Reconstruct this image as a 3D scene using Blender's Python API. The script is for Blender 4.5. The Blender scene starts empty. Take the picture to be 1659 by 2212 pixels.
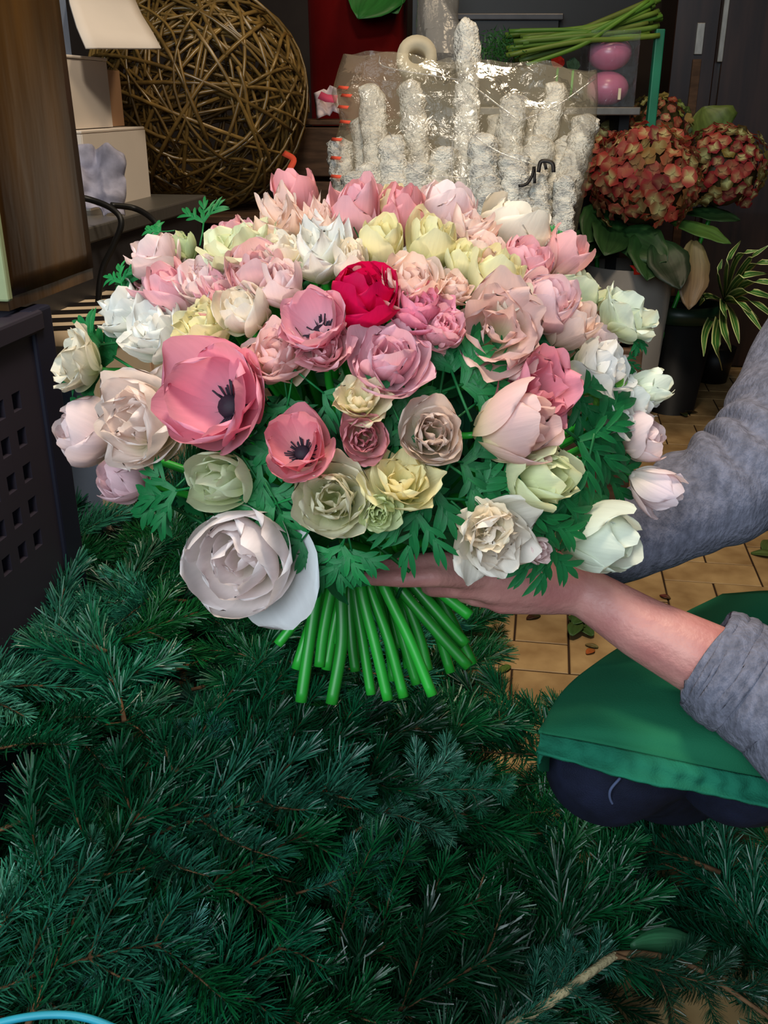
import bpy, bmesh, math, random
import numpy as np
from mathutils import Vector, Matrix, noise, Quaternion
from bpy_extras.object_utils import world_to_camera_view  # noqa

rnd = random.Random(7)
SC = bpy.context.scene
COL = SC.collection

# ------------------------------------------------------------------ camera, world, lights, exposure
FPX, PITCH, CH = 2100.0, math.radians(23), 0.97
CP, SP = math.cos(PITCH), math.sin(PITCH)
cd = bpy.data.cameras.new('camera'); cam = bpy.data.objects.new('camera', cd); COL.objects.link(cam)
cam.location = (0, 0, CH); cam.rotation_euler = (math.pi / 2 - PITCH, 0, 0)
cd.sensor_fit = 'VERTICAL'; cd.sensor_height = 36.0; cd.lens = FPX / 2212 * 36.0
cd.clip_start = 0.05; cd.clip_end = 60
SC.camera = cam

w = bpy.data.worlds.new('world'); SC.world = w; w.use_nodes = True
w.node_tree.nodes['Background'].inputs[0].default_value = (0.62, 0.80, 1.0, 1)
w.node_tree.nodes['Background'].inputs[1].default_value = 0.55

def area(name, loc, target, sx, sy, energy, color):
    l = bpy.data.lights.new(name, 'AREA'); l.shape = 'RECTANGLE'; l.size = sx; l.size_y = sy
    l.energy = energy; l.color = color
    o = bpy.data.objects.new(name, l); COL.objects.link(o); o.location = loc
    o.rotation_euler = (Vector(target) - Vector(loc)).to_track_quat('-Z', 'Y').to_euler()
    return o
area('shopfront_daylight', (-0.9, -1.5, 1.9), (0.0, 0.9, 0.5), 2.0, 1.4, 78, (0.80, 0.93, 1.0))
area('ceiling_lamp', (0.05, 0.75, 2.55), (0.05, 0.8, 0.5), 0.35, 0.35, 38, (1.0, 0.86, 0.68))
area('rear_ceiling_lamp', (0.65, 2.3, 2.6), (0.6, 2.5, 0.0), 0.4, 0.4, 13, (1.0, 0.78, 0.52))
VS = SC.view_settings
VS.view_transform = 'Standard'; VS.look = 'None'; VS.exposure = 0.0; VS.gamma = 1.0; VS.use_curve_mapping = False

# ------------------------------------------------------------------ helpers
def ray(px, py):
    x = (px - 829.5) / FPX; v = -(py - 1106) / FPX
    return Vector((x, CP + v * SP, -SP + v * CP))
def P(px, py, d):                                  # a point at axial distance d from the lens
    return Vector((0, 0, CH)) + ray(px, py) * d
def PZ(px, py, z=0.0):
    r = ray(px, py); return Vector((0, 0, CH)) + r * ((z - CH) / r.z)
YAW = math.radians(9.2)
AV = Vector((math.sin(YAW), math.cos(YAW), 0)); BV = Vector((math.cos(YAW), -math.sin(YAW), 0))
def R(a, b, z): return AV * a + BV * b + Vector((0, 0, z))      # room frame: a into the shop, b to the right
RROT = -YAW
CR, CU, CB = Vector((1, 0, 0)), Vector((0, SP, CP)), Vector((0, -CP, SP))   # camera right, up, back

def lin(c): c = c / 255.0; return c / 12.92 if c <= 0.04045 else ((c + 0.055) / 1.055) ** 2.4
def rgb(r, g, b): return (lin(r), lin(g), lin(b))

class MB:
    def __init__(s): s.v = []; s.f = []; s.t = []; s.w = []
    def add(s, vs, fs, ts=None, ws=None):
        o = len(s.v); s.v += [tuple(v) for v in vs]; s.f += [tuple(i + o for i in f) for f in fs]
        s.t += list(ts) if ts is not None else [0.0] * len(vs)
        s.w += list(ws) if ws is not None else [0.0] * len(vs)
    def grid(s, pts, closed=False, ts=None, ws=None):           # pts[row][col]
        n, m = len(pts), len(pts[0]); fs = []
        for i in range(n - 1):
            for j in range(m if closed else m - 1):
                fs.append((i * m + j, i * m + (j + 1) % m, (i + 1) * m + (j + 1) % m, (i + 1) * m + j))
        s.add([p for r in pts for p in r], fs, ts, ws)
    def tube(s, path, rad, n=8, cap=True, ts=None, disp=None):
        path = [Vector(p) for p in path]
        if not hasattr(rad, '__len__'): rad = [rad] * len(path)
        rows = []; up = None
        for i, p in enumerate(path):
            t = (path[min(i + 1, len(path) - 1)] - path[max(i - 1, 0)]).normalized()
            if up is None:
                up = Vector((0, 0, 1)) if abs(t.z) < 0.9 else Vector((0, 1, 0))
            sd = t.cross(up).normalized(); up = sd.cross(t).normalized()
            row = []
            for k in range(n):
                a = 2 * math.pi * k / n
                r = rad[i] * (1 if disp is None else disp(i / (len(path) - 1), a))
                row.append(p + (sd * math.cos(a) + up * math.sin(a)) * r)
            rows.append(row)
        o = len(s.v)
        s.grid(rows, True, [i / (len(rows) - 1) for i in range(len(rows)) for _ in range(n)])
        if cap:
            s.f.append(tuple(o + k for k in range(n))[::-1])
            e = o + (len(rows) - 1) * n
            s.f.append(tuple(e + k for k in range(n)))
    def box(s, c, size, rz=0.0, mat=None, bev=0):
        c = Vector(c); hx, hy, hz = [q / 2 for q in size]; M = mat or Matrix.Rotation(rz, 3, 'Z')
        vs = [c + M @ Vector((x * hx, y * hy, z * hz)) for z in (-1, 1) for y in (-1, 1) for x in (-1, 1)]
        s.add(vs, [(0, 2, 3, 1), (4, 5, 7, 6), (0, 1, 5, 4), (2, 6, 7, 3), (0, 4, 6, 2), (1, 3, 7, 5)])
    def lathe(s, prof, n=24, c=(0, 0, 0)):
        c = Vector(c)
        s.grid([[c + Vector((r * math.cos(2 * math.pi * k / n), r * math.sin(2 * math.pi * k / n), z)) for k in range(n)] for r, z in prof], True,
               [i / (len(prof) - 1) for i in range(len(prof)) for _ in range(n)])
    def ball(s, c, r, nu=16, nv=10, sc=(1, 1, 1)):
        c = Vector(c)
        s.grid([[c + Vector((r * sc[0] * math.sin(math.pi * i / nv) * math.cos(2 * math.pi * k / nu), r * sc[1] * math.sin(math.pi * i / nv) * math.sin(2 * math.pi * k / nu), -r * sc[2] * math.cos(math.pi * i / nv)))
                 for k in range(nu)] for i in range(nv + 1)], True)
    def mesh(s, name, m, smooth=True):
        me = bpy.data.meshes.new(name); me.from_pydata(s.v, [], s.f)
        for nm, arr in (('t', s.t), ('w', s.w)):
            if any(arr):
                at = me.attributes.new(nm, 'FLOAT', 'POINT'); at.data.foreach_set('value', arr)
        if smooth: me.polygons.foreach_set('use_smooth', [True] * len(me.polygons))
        if m: me.materials.append(m)
        me.update(); return me
    def build(s, name, m, parent=None, smooth=True, bevel=0, kind=None):
        return link(name, s.mesh(name, m, smooth), parent, bevel, kind)

def link(name, me, parent=None, bevel=0, kind=None):
    o = bpy.data.objects.new(name, me); COL.objects.link(o)
    if parent is not None: put(o, parent)
    if bevel:
        b = o.modifiers.new('bevel', 'BEVEL'); b.width = bevel; b.segments = 2; b.limit_method = 'ANGLE'
    if kind: o['kind'] = kind
    return o
def put(o, parent):                               # child built in world space keeps its place
    o.parent = parent; o.matrix_parent_inverse = world_of(parent).inverted()
def world_of(o):
    m = o.matrix_basis.copy()
    if o.parent is not None: m = world_of(o.parent) @ o.matrix_parent_inverse @ m
    return m
def tag(o, label, cat, group=None):
    o['label'] = label; o['category'] = cat
    if group: o['group'] = group
    return o
def thing(name, loc, label, cat, group=None):
    o = bpy.data.objects.new(name, None); COL.objects.link(o); o.location = loc; o.empty_display_size = 0.05
    return tag(o, label, cat, group)
def frame(x, z):                                  # 3x3 with local X along x and Z as near z as can be
    x = Vector(x).normalized(); y = Vector(z).cross(x).normalized(); zz = x.cross(y)
    return Matrix((x, y, zz)).transposed()
def zframe(z, spin=0.0):
    z = Vector(z).normalized(); q = Vector((0, 0, 1)).rotation_difference(z).to_matrix()
    return q @ Matrix.Rotation(spin, 3, 'Z')
def setm(o, loc, m3, s=1.0):
    o.matrix_basis = Matrix.Translation(loc) @ m3.to_4x4() @ Matrix.Scale(s, 4)
def catmull(pts, n):
    pts = [np.array(p, float) for p in pts]; out = []
    q = [2 * pts[0] - pts[1]] + pts + [2 * pts[-1] - pts[-2]]
    for i in range(len(pts) - 1):
        a, b, c, d = q[i:i + 4]
        for k in range(n):
            t = k / n
            out.append(0.5 * ((2 * b) + (c - a) * t + (2 * a - 5 * b + 4 * c - d) * t * t + (3 * b - a - 3 * c + d) * t ** 3))
    out.append(pts[-1]); return out

# ------------------------------------------------------------------ materials
def nodes(name):
    m = bpy.data.materials.new(name); m.use_nodes = True
    return m, m.node_tree.nodes, m.node_tree.links, m.node_tree.nodes['Principled BSDF']
def mat(name, col, rough=0.6, spec=0.4, var=0.25, scale=8.0, stretch=(1, 1, 1), bump=0.0, bscale=60.0, metal=0.0, col2=None, objrand=0.0, detail=4.0, coat=0.0):
    m, N, L, B = nodes(name)
    B.inputs['Roughness'].default_value = rough; B.inputs['Specular IOR Level'].default_value = spec; B.inputs['Metallic'].default_value = metal
    B.inputs['Coat Weight'].default_value = coat
    tc = N.new('ShaderNodeTexCoord'); mp = N.new('ShaderNodeMapping'); mp.inputs['Scale'].default_value = stretch
    L.new(tc.outputs['Object'], mp.inputs[0])
    no = N.new('ShaderNodeTexNoise'); no.inputs['Scale'].default_value = scale; no.inputs['Detail'].default_value = detail
    L.new(mp.outputs[0], no.inputs['Vector'])
    rp = N.new('ShaderNodeValToRGB'); L.new(no.outputs[0], rp.inputs[0])
    c2 = col2 if col2 else tuple(c * (1 - var) for c in col)
    c1 = col if col2 else tuple(min(1, c * (1 + var)) for c in col)
    rp.color_ramp.elements[0].position = 0.32; rp.color_ramp.elements[1].position = 0.68
    rp.color_ramp.elements[0].color = (*c2, 1); rp.color_ramp.elements[1].color = (*c1, 1)
    out = rp.outputs[0]
    if objrand:
        oi = N.new('ShaderNodeObjectInfo'); mr = N.new('ShaderNodeMapRange'); L.new(oi.outputs['Random'], mr.inputs[0])
        mr.inputs[3].default_value = 1 - objrand; mr.inputs[4].default_value = 1 + objrand
        hs = N.new('ShaderNodeHueSaturation'); L.new(mr.outputs[0], hs.inputs['Value']); L.new(out, hs.inputs['Color']); out = hs.outputs[0]
    L.new(out, B.inputs['Base Color'])
    if bump:
        nb = N.new('ShaderNodeTexNoise'); nb.inputs['Scale'].default_value = bscale; nb.inputs['Detail'].default_value = 3
        L.new(mp.outputs[0], nb.inputs['Vector'])
        bp = N.new('ShaderNodeBump'); bp.inputs['Strength'].default_value = bump; bp.inputs['Distance'].default_value = 0.01
        L.new(nb.outputs[0], bp.inputs['Height']); L.new(bp.outputs[0], B.inputs['Normal'])
    return m

def leafy(name, rough, transl, base_tint, attr_var=0.5, spec=0.35, veins=0.0):
    # object colour is the leaf or petal colour, object alpha how far base_tint runs up from the root (attribute t)
    m, N, L, B = nodes(name)
    oi = N.new('ShaderNodeObjectInfo'); at = N.new('ShaderNodeAttribute'); at.attribute_name = 't'
    aw = N.new('ShaderNodeAttribute'); aw.attribute_name = 'w'
    mr = N.new('ShaderNodeMapRange'); mr.interpolation_type = 'SMOOTHSTEP'; L.new(at.outputs['Fac'], mr.inputs[0])
    mr.inputs[1].default_value = 0.0; mr.inputs[2].default_value = 0.75; mr.inputs[3].default_value = 1; mr.inputs[4].default_value = 0
    mu = N.new('ShaderNodeMath'); mu.operation = 'MULTIPLY'; L.new(mr.outputs[0], mu.inputs[0]); L.new(oi.outputs['Alpha'], mu.inputs[1])
    mx = N.new('ShaderNodeMix'); mx.data_type = 'RGBA'; L.new(mu.outputs[0], mx.inputs[0]); L.new(oi.outputs['Color'], mx.inputs[6])
    mx.inputs[7].default_value = (*base_tint, 1)
    cb = N.new('ShaderNodeCombineXYZ')
    m1 = N.new('ShaderNodeMath'); m1.operation = 'MULTIPLY'; m1.inputs[1].default_value = 9; L.new(aw.outputs['Fac'], m1.inputs[0])
    L.new(m1.outputs[0], cb.inputs[0]); L.new(at.outputs['Fac'], cb.inputs[1]); L.new(oi.outputs['Random'], cb.inputs[2])
    no = N.new('ShaderNodeTexNoise'); no.inputs['Scale'].default_value = 1.6; no.inputs['Detail'].default_value = 4; L.new(cb.outputs[0], no.inputs['Vector'])
    v = N.new('ShaderNodeMapRange'); L.new(no.outputs[0], v.inputs[0]); v.inputs[1].default_value = 0.3; v.inputs[2].default_value = 0.7
    v.inputs[3].default_value = 1 - attr_var; v.inputs[4].default_value = 1 + attr_var * 0.3
    hs = N.new('ShaderNodeHueSaturation'); L.new(mx.outputs[2], hs.inputs['Color']); L.new(v.outputs[0], hs.inputs['Value'])
    L.new(hs.outputs[0], B.inputs['Base Color']); B.inputs['Roughness'].default_value = rough; B.inputs['Specular IOR Level'].default_value = spec
    bp = N.new('ShaderNodeBump'); bp.inputs['Strength'].default_value = 0.25; bp.inputs['Distance'].default_value = 0.002
    L.new(no.outputs[0], bp.inputs['Height']); L.new(bp.outputs[0], B.inputs['Normal'])
    if transl:
        tr = N.new('ShaderNodeBsdfTranslucent'); L.new(hs.outputs[0], tr.inputs[0])
        ms = N.new('ShaderNodeMixShader'); ms.inputs[0].default_value = transl
        L.new(B.outputs[0], ms.inputs[1]); L.new(tr.outputs[0], ms.inputs[2]); L.new(ms.outputs[0], N['Material Output'].inputs[0])
    return m

M = {}
M['petal'] = leafy('petal', 0.6, 0.42, rgb(222, 228, 160), 0.06, 0.2)
M['leaf'] = leafy('leaf', 0.45, 0.15, rgb(30, 120, 60), 0.35, 0.35)
M['needle'] = leafy('fir_needle', 0.36, 0.0, rgb(10, 66, 36), 0.6, 0.45)
M['twig'] = mat('fir_twig', rgb(92, 66, 44), 0.8, 0.2, 0.4, 60)
M['stem'] = mat('flower_stem', rgb(34, 150, 44), 0.35, 0.5, 0.22, 25, (1, 1, 0.15), objrand=0.35)
M['tile'] = mat('floor_tile', rgb(176, 146, 102), 0.5, 0.35, col2=rgb(138, 108, 70), scale=14, bump=0.08, bscale=40, objrand=0.07)
M['grout'] = mat('grout', rgb(52, 38, 28), 0.9, 0.1)
M['wall'] = mat('shop_wall', rgb(52, 42, 36), 0.8, 0.2, 0.3, 3)
M['ceiling'] = mat('ceiling_paint', rgb(120, 112, 102), 0.9, 0.1)
M['dark'] = mat('black_plastic', rgb(20, 19, 20), 0.45, 0.4)
M['blackrubber'] = mat('black_rubber', rgb(14, 13, 13), 0.5, 0.4)
M['walnut'] = mat('dark_veneer', rgb(40, 25, 17), 0.25, 0.25, 0.4, 5, (6, 6, 0.6), coat=0.1)
M['crate_wood'] = mat('crate_wood', rgb(78, 56, 40), 0.7, 0.2, 0.35, 6, (1, 12, 12), objrand=0.15)
M['brown'] = mat('brown_satin_paper', rgb(104, 72, 34), 0.30, 0.5, col2=rgb(52, 33, 14), scale=5, stretch=(3, 3, 0.5), bump=0.35, bscale=7, detail=2)
M['pale_green'] = mat('pale_green_paper', rgb(150, 160, 120), 0.7)
M['purple'] = mat('grey_violet_plastic', rgb(46, 41, 52), 0.5, 0.35, 0.12, 4)
M['purple_dark'] = mat('slate_plastic', rgb(24, 25, 42), 0.5, 0.35, 0.15)
M['white_card'] = mat('white_card', rgb(226, 214, 202), 0.75, 0.2, 0.05, 5)
M['tan_card'] = mat('tan_card', rgb(190, 150, 118), 0.8, 0.2, 0.1, 5)
M['cream_card'] = mat('cream_card', rgb(206, 186, 158), 0.8, 0.2, 0.08, 5)
M['blue_card'] = mat('blue_grey_card', rgb(128, 142, 168), 0.8, 0.2, 0.06, 5)
M['steel'] = mat('brushed_steel', rgb(120, 116, 110), 0.38, 0.5, 0.15, 30, (1, 20, 1), metal=0.6)
M['steel_dark'] = mat('dark_steel', rgb(62, 60, 62), 0.4, 0.5, 0.15, 20, metal=0.4)
M['wicker'] = mat('wicker', rgb(116, 90, 46), 0.28, 0.6, 0.4, 30, objrand=0.3)
M['redtin'] = mat('red_lacquer', rgb(92, 9, 9), 0.35, 0.5, 0.25, 4)
M['snow'] = mat('white_flock', rgb(236, 230, 216), 0.95, 0.1, col2=rgb(176, 172, 166), scale=38, bump=0.9, bscale=160)
M['grey_bucket'] = mat('grey_bucket', rgb(150, 142, 134), 0.5, 0.4, 0.08)
M['red_label'] = mat('red_label', rgb(215, 40, 28), 0.5)
M['white_print'] = mat('white_print', rgb(235, 225, 215), 0.6, 0.2, 0.02)
M['ink'] = mat('black_ink', rgb(26, 22, 22), 0.5, 0.3, 0.05)
M['red_print'] = mat('red_print', rgb(220, 84, 60), 0.6, 0.2, 0.05)
M['pink_ball'] = mat('pink_satin', rgb(186, 104, 132), 0.3, 0.6, 0.12, 12, (1, 1, 0.2))
M['green_paint'] = mat('green_paint', rgb(24, 104, 76), 0.45)
M['skin'] = mat('skin', rgb(190, 134, 126), 0.5, 0.4, col2=rgb(172, 108, 104), scale=26, bump=0.12, bscale=220)
M['denim'] = mat('denim', rgb(19, 23, 42), 0.8, 0.2, 0.4, 30, bump=0.3, bscale=900)
M['denim_thread'] = mat('denim_thread', rgb(70, 80, 110), 0.8)
M['apron'] = mat('green_apron', rgb(24, 92, 64), 0.85, 0.15, 0.10, 6, bump=0.15, bscale=800)
M['apron_hem'] = mat('green_apron_hem', rgb(24, 98, 76), 0.85, 0.15, 0.2, 26, (1, 1, 1), bump=0.2, bscale=500)
M['sweater'] = mat('grey_knit', rgb(104, 104, 118), 0.9, 0.1, 0.28, 130, (1, 1, 0.45), bump=0.35, bscale=260)
M['hair'] = mat('brown_hair', rgb(88, 58, 40), 0.5, 0.4, 0.3, 60, (1, 1, 0.1))
M['eye'] = mat('eye_white', rgb(235, 230, 225), 0.2, 0.5, 0.02)
M['lips'] = mat('lips', rgb(176, 92, 90), 0.5)
M['pollen'] = mat('dark_stamen', rgb(28, 18, 34), 0.7)
M['cyan'] = mat('cyan_cord', rgb(40, 150, 175), 0.5)
M['cloth'] = mat('grey_lavender_paper', rgb(160, 158, 176), 0.8, 0.2, 0.3, 30)
M['pinkpaper'] = mat('white_pink_paper', rgb(220, 200, 200), 0.8, 0.2, 0.1)
M['pinkband'] = mat('pink_print', rgb(205, 70, 100), 0.8)
M['roll'] = mat('cream_ribbon', rgb(196, 184, 158), 0.7)
M['potgreen'] = mat('dark_green_rim', rgb(14, 40, 26), 0.4)
def clear(name, haze, tint):
    m, N, L, B = nodes(name); N.remove(B)
    tr = N.new('ShaderNodeBsdfTransparent'); df = N.new('ShaderNodeBsdfDiffuse'); gl = N.new('ShaderNodeBsdfGlossy')
    df.inputs[0].default_value = (*tint, 1); gl.inputs['Roughness'].default_value = 0.12
    a = N.new('ShaderNodeMixShader'); b = N.new('ShaderNodeMixShader'); fr = N.new('ShaderNodeFresnel'); fr.inputs[0].default_value = 1.45
    mul = N.new('ShaderNodeMath'); mul.operation = 'MULTIPLY'; mul.inputs[1].default_value = 0.42; L.new(fr.outputs[0], mul.inputs[0])
    a.inputs[0].default_value = haze; L.new(tr.outputs[0], a.inputs[1]); L.new(df.outputs[0], a.inputs[2])
    L.new(mul.outputs[0], b.inputs[0]); L.new(a.outputs[0], b.inputs[1]); L.new(gl.outputs[0], b.inputs[2])
    L.new(b.outputs[0], N['Material Output'].inputs[0])
    tc = N.new('ShaderNodeTexCoord'); no = N.new('ShaderNodeTexNoise'); no.inputs['Scale'].default_value = 30; no.inputs['Detail'].default_value = 3
    no.inputs['Distortion'].default_value = 1.2
    L.new(tc.outputs['Object'], no.inputs['Vector'])
    bp = N.new('ShaderNodeBump'); bp.inputs['Strength'].default_value = 0.35; bp.inputs['Distance'].default_value = 0.01
    L.new(no.outputs[0], bp.inputs['Height']); L.new(bp.outputs[0], gl.inputs['Normal']); L.new(bp.outputs[0], fr.inputs['Normal'])
    return m
M['film'] = clear('clear_film', 0.12, rgb(222, 205, 170))
M['film3'] = clear('clear_box_sheet', 0.02, rgb(210, 205, 200))
M['film2'] = clear('clear_film_hazy', 0.30, rgb(196, 190, 182))

# variegated strap leaf: pale stripes along the blade (attribute w runs across)
def stripes():
    m, N, L, B = nodes('striped_leaf')
    aw = N.new('ShaderNodeAttribute'); aw.attribute_name = 'w'
    rp = N.new('ShaderNodeValToRGB'); L.new(aw.outputs['Fac'], rp.inputs[0]); rp.color_ramp.interpolation = 'LINEAR'
    e = rp.color_ramp.elements; e[0].position = 0.08; e[0].color = (*rgb(206, 210, 140), 1); e[1].position = 0.2; e[1].color = (*rgb(60, 110, 44), 1)
    for p, c in ((0.44, rgb(52, 104, 44)), (0.5, rgb(190, 200, 120)), (0.56, rgb(52, 104, 44)), (0.8, rgb(60, 110, 44)), (0.92, rgb(206, 210, 140))):
        q = e.new(p); q.color = (*c, 1)
    L.new(rp.outputs[0], B.inputs['Base Color']); B.inputs['Roughness'].default_value = 0.35
    return m
M['striped'] = stripes()

# ------------------------------------------------------------------ setting: floor of herringbone tiles, walls, ceiling
T = 0.1046                                         # tile module
fl = MB(); fl.box(R(1.6, 0.1, -0.012), (5.4, 7.2, 0.02), RROT)
floor = fl.build('floor', M['grout'], None, False); floor['kind'] = 'structure'
def flat_box(sx, sy, sz, be):
    bm = bmesh.new(); bmesh.ops.create_cube(bm, size=1.0); bmesh.ops.scale(bm, vec=(sx, sy, sz), verts=bm.verts)
    bmesh.ops.bevel(bm, geom=[e for e in bm.edges if all(v.co.z > 0 for v in e.verts)], offset=be, segments=1, affect='EDGES')
    return bm
bm = flat_box(2 * T - 0.004, T - 0.004, 0.012, 0.0015)
tile_me = bpy.data.meshes.new('tile'); bm.to_mesh(tile_me); tile_me.materials.append(M['tile']); bm.free()
G0 = PZ(1230, 1455); ga, gb = G0.dot(AV), G0.dot(BV)     # right near corner of one lengthwise tile
tiles = []
for j in range(-14, 44):
    for i in range(-24, 24):
        k = (i + j) % 4
        if k == 2: tiles.append((ga + (j + 0.5) * T, gb + (i + 1) * T, RROT))                # along b: cells i, i+1
        if k == 0 : tiles.append((ga + (j + 1.0) * T, gb + (i + 0.5) * T, RROT + math.pi / 2))
def project(v):
    q = v - Vector((0, 0, CH)); d = q.y * CP - q.z * SP
    return (829.5 + FPX * q.x / d, 1106 - FPX * (q.y * SP + q.z * CP) / d, d) if d > 0.05 else (-1, -1, 0)
near, rest = [], []
for a, b, rz in tiles:
    p = R(a, b, -0.006); x, y, d = project(p)
    (near if 930 < x < 1760 and 680 < y < 2330 and d > 0 else rest).append((d, p, rz))
near.sort(key=lambda q: q[0])
rest += near[280:]; near = near[:280]
for d, p, rz in near:
    o = bpy.data.objects.new('tile', tile_me); COL.objects.link(o); put(o, floor)
    o.matrix_basis = Matrix.Translation(p + Vector((0, 0, rnd.uniform(-0.0006, 0.0006)))) @ Matrix.Rotation(rz + rnd.uniform(-0.004, 0.004), 4, 'Z')
tb = MB()
for d, p, rz in rest:
    tb.box(p, (2 * T - 0.004, T - 0.004, 0.012), rz)
tb.build('tile_field', M['tile'], floor, False, kind='stuff')
def wallbox(name, c, size, m):
    b = MB(); b.box(c, size, RROT); o = b.build(name, m, None, False); o['kind'] = 'structure'; return o
wallbox('wall_back', R(4.75, 0.1, 1.3), (5.4, 0.1, 2.8), M['wall'])
wallbox('wall_left', R(1.6, -2.6, 1.3), (0.1, 6.4, 2.8), M['wall'])
wallbox('wall_right', R(1.6, 2.75, 1.3), (0.1, 6.4, 2.8), M['wall'])
wallbox('ceiling', R(1.6, 0.1, 2.75), (5.4, 6.4, 0.1), M['ceiling'])

# ------------------------------------------------------------------ left side: crate, brown carton, table, boxes, cable
def crate_side():
    root = thing('plastic_crate', R(0.95, -0.8, 0), 'grey-violet plastic crate with square holes under the brown wrapped carton', 'crate')
    b = MB(); a0, a1, b0, b1, z1 = 0.50, 1.108, -1.05, -0.62, 0.735
    th = 0.02
    b.box(R((a0 + a1) / 2, b0, z1 / 2), (th, a1 - a0, z1), RROT); b.box(R(a0, (b0 + b1) / 2, z1 / 2), (b1 - b0, th, z1), RROT)
    b.box(R(a1, (b0 + b1) / 2, z1 / 2), (b1 - b0, th, z1), RROT); b.box(R((a0 + a1) / 2, (b0 + b1) / 2, 0.02), (b1 - b0, a1 - a0, 0.03), RROT)
    b.build('crate_body', M['purple'], root, False, bevel=0.004)
    # right side wall with real square holes
    s = MB(); da, dz = 0.019, 0.0225; na, nz = 31, 31
    holes = {(i, k) for i in range(7, 29, 2) for k in (19, 21, 23, 25, 27)}
    for i in range(na):
        for k in range(nz):
            if (i, k) in holes: continue
            s.box(R(a0 + 0.01 + (i + 0.5) * da, b1, 0.02 + (k + 0.5) * dz), (th, da, dz), RROT)
    s.build('side_wall', M['purple'], root, False)
    c = MB(); c.box(R(a1 + 0.004, b1 + 0.002, z1 / 2), (0.026, 0.05, z1), RROT)
    c.build('corner_post', M['purple_dark'], root, False, bevel=0.004)
    r = MB(); r.box(R((a0 + a1) / 2, b1 + 0.004, z1 - 0.014), (0.03, a1 - a0, 0.026), RROT)
    r.build('rim', M['purple'], root, False, bevel=0.004)
crate_side()

def brown_carton():
    root = thing('wrapped_carton', R(1.17, -0.8, 0.745), 'tall carton wrapped in glossy brown paper on the violet crate', 'carton')
    b = MB(); a0, a1, z0, z1 = 1.064, 1.292, 0.755, 1.42
    rows = []
    for k in range(30):
        z = z0 + (z1 - z0) * k / 29; row = []
        for j in range(48):
            u = j / 48 * 4; s = int(u); q = u - s
            a, bb = [(a0 + (a1 - a0) * q, -0.62), (a1, -0.62 - 0.34 * q), (a1 - (a1 - a0) * q, -0.96), (a0, -0.96 + 0.34 * q)][s]
            p = R(a, bb, z); d = noise.noise(Vector((a * 9, bb * 9, z * 2.2))) * 0.006
            p += BV * d + AV * d * 0.6; row.append(p)
        rows.append(row)
    b.grid(rows, True); n = 48
    b.f.append(tuple(range(n))[::-1]); b.f.append(tuple(29 * n + i for i in range(n)))
    b.build('brown_wrap', M['brown'], root)
    e = MB(); e.box(R(a0 - 0.006, -0.78, 1.08), (0.335, 0.012, 0.655), RROT)
    o = e.build('front_panel', M['pale_green'], root, False, bevel=0.003); o['label'] = 'pale green front panel'
    f = MB(); f.box(R(1.178, -0.79, 0.748), (0.34, 0.23, 0.016), RROT); f.build('base_board', M['brown'], root, False)
brown_carton()

def table():
    root = thing('work_table', R(2.0, -1.2, 0), 'steel work table carrying the white boxes on the left', 'table')
    t = MB(); t.box(R(1.85, -1.22, 0.742), (0.8, 1.04, 0.03), RROT); t.build('tabletop', M['steel'], root, False, bevel=0.004)
    a = MB(); a.box(R(1.85, -0.845, 0.665), (0.03, 1.0, 0.125), RROT); a.build('apron_rail', M['steel_dark'], root, False, bevel=0.003)
    for aa in (1.36, 2.33):
        for bb in (-1.58, -0.86):
            l = MB(); l.box(R(aa, bb, 0.364), (0.045, 0.045, 0.727), RROT); l.build('leg', M['steel_dark'], root, False, bevel=0.004)
table()

def open_carton(name, label, a0, a1, b0, b1, z0, z1, m, flap=None):
    root = thing(name, R((a0 + a1) / 2, (b0 + b1) / 2, z0), label, 'box', 'white boxes on the work table')
    th = 0.004; b = MB()
    b.box(R((a0 + a1) / 2, b1, (z0 + z1) / 2), (th, a1 - a0, z1 - z0), RROT); b.box(R((a0 + a1) / 2, b0, (z0 + z1) / 2), (th, a1 - a0, z1 - z0), RROT)
    b.box(R(a0, (b0 + b1) / 2, (z0 + z1) / 2), (b1 - b0, th, z1 - z0), RROT); b.box(R(a1, (b0 + b1) / 2, (z0 + z1) / 2), (b1 - b0, th, z1 - z0), RROT)
    b.box(R((a0 + a1) / 2, (b0 + b1) / 2, z0 + 0.003), (b1 - b0, a1 - a0, 0.004), RROT)
    b.build('carton_body', m, root, False)
    return root
lower = open_carton('white_box', 'white card box lying lowest in the stack on the steel table', 1.98, 2.31, -1.24, -0.94, 0.757, 0.905, M['white_card'])
lid = MB(); lid.box(R(2.145, -1.09, 0.909), (0.302, 0.332, 0.006), RROT); lid.build('lid', M['white_card'], lower, False, bevel=0.002)
mid = open_carton('white_box', 'white card box stacked second with a tan flap on its end', 1.90, 2.19, -1.24, -0.965, 0.914, 1.045, M['white_card'])
lid = MB(); lid.box(R(2.045, -1.10, 1.049), (0.28, 0.292, 0.006), RROT); lid.build('lid', M['white_card'], mid, False, bevel=0.002)
fp = MB(); fp.box(R(2.235, -0.975, 0.972), (0.004, 0.085, 0.115), RROT); o = fp.build('end_flap', M['tan_card'], mid, False); o['label'] = 'tan card end flap'
top = open_carton('white_box', 'open white card box on top of the stack with its flap hanging out', 1.80, 2.10, -1.26, -1.0, 1.054, 1.20, M['blue_card'])
fl2 = MB(); g = []
c = [P(150, 0, 2.05), P(250, 0, 2.15), P(300, 10, 2.2), P(345, 105, 2.1), P(190, 108, 1.98), P(150, 20, 1.95)]
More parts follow.
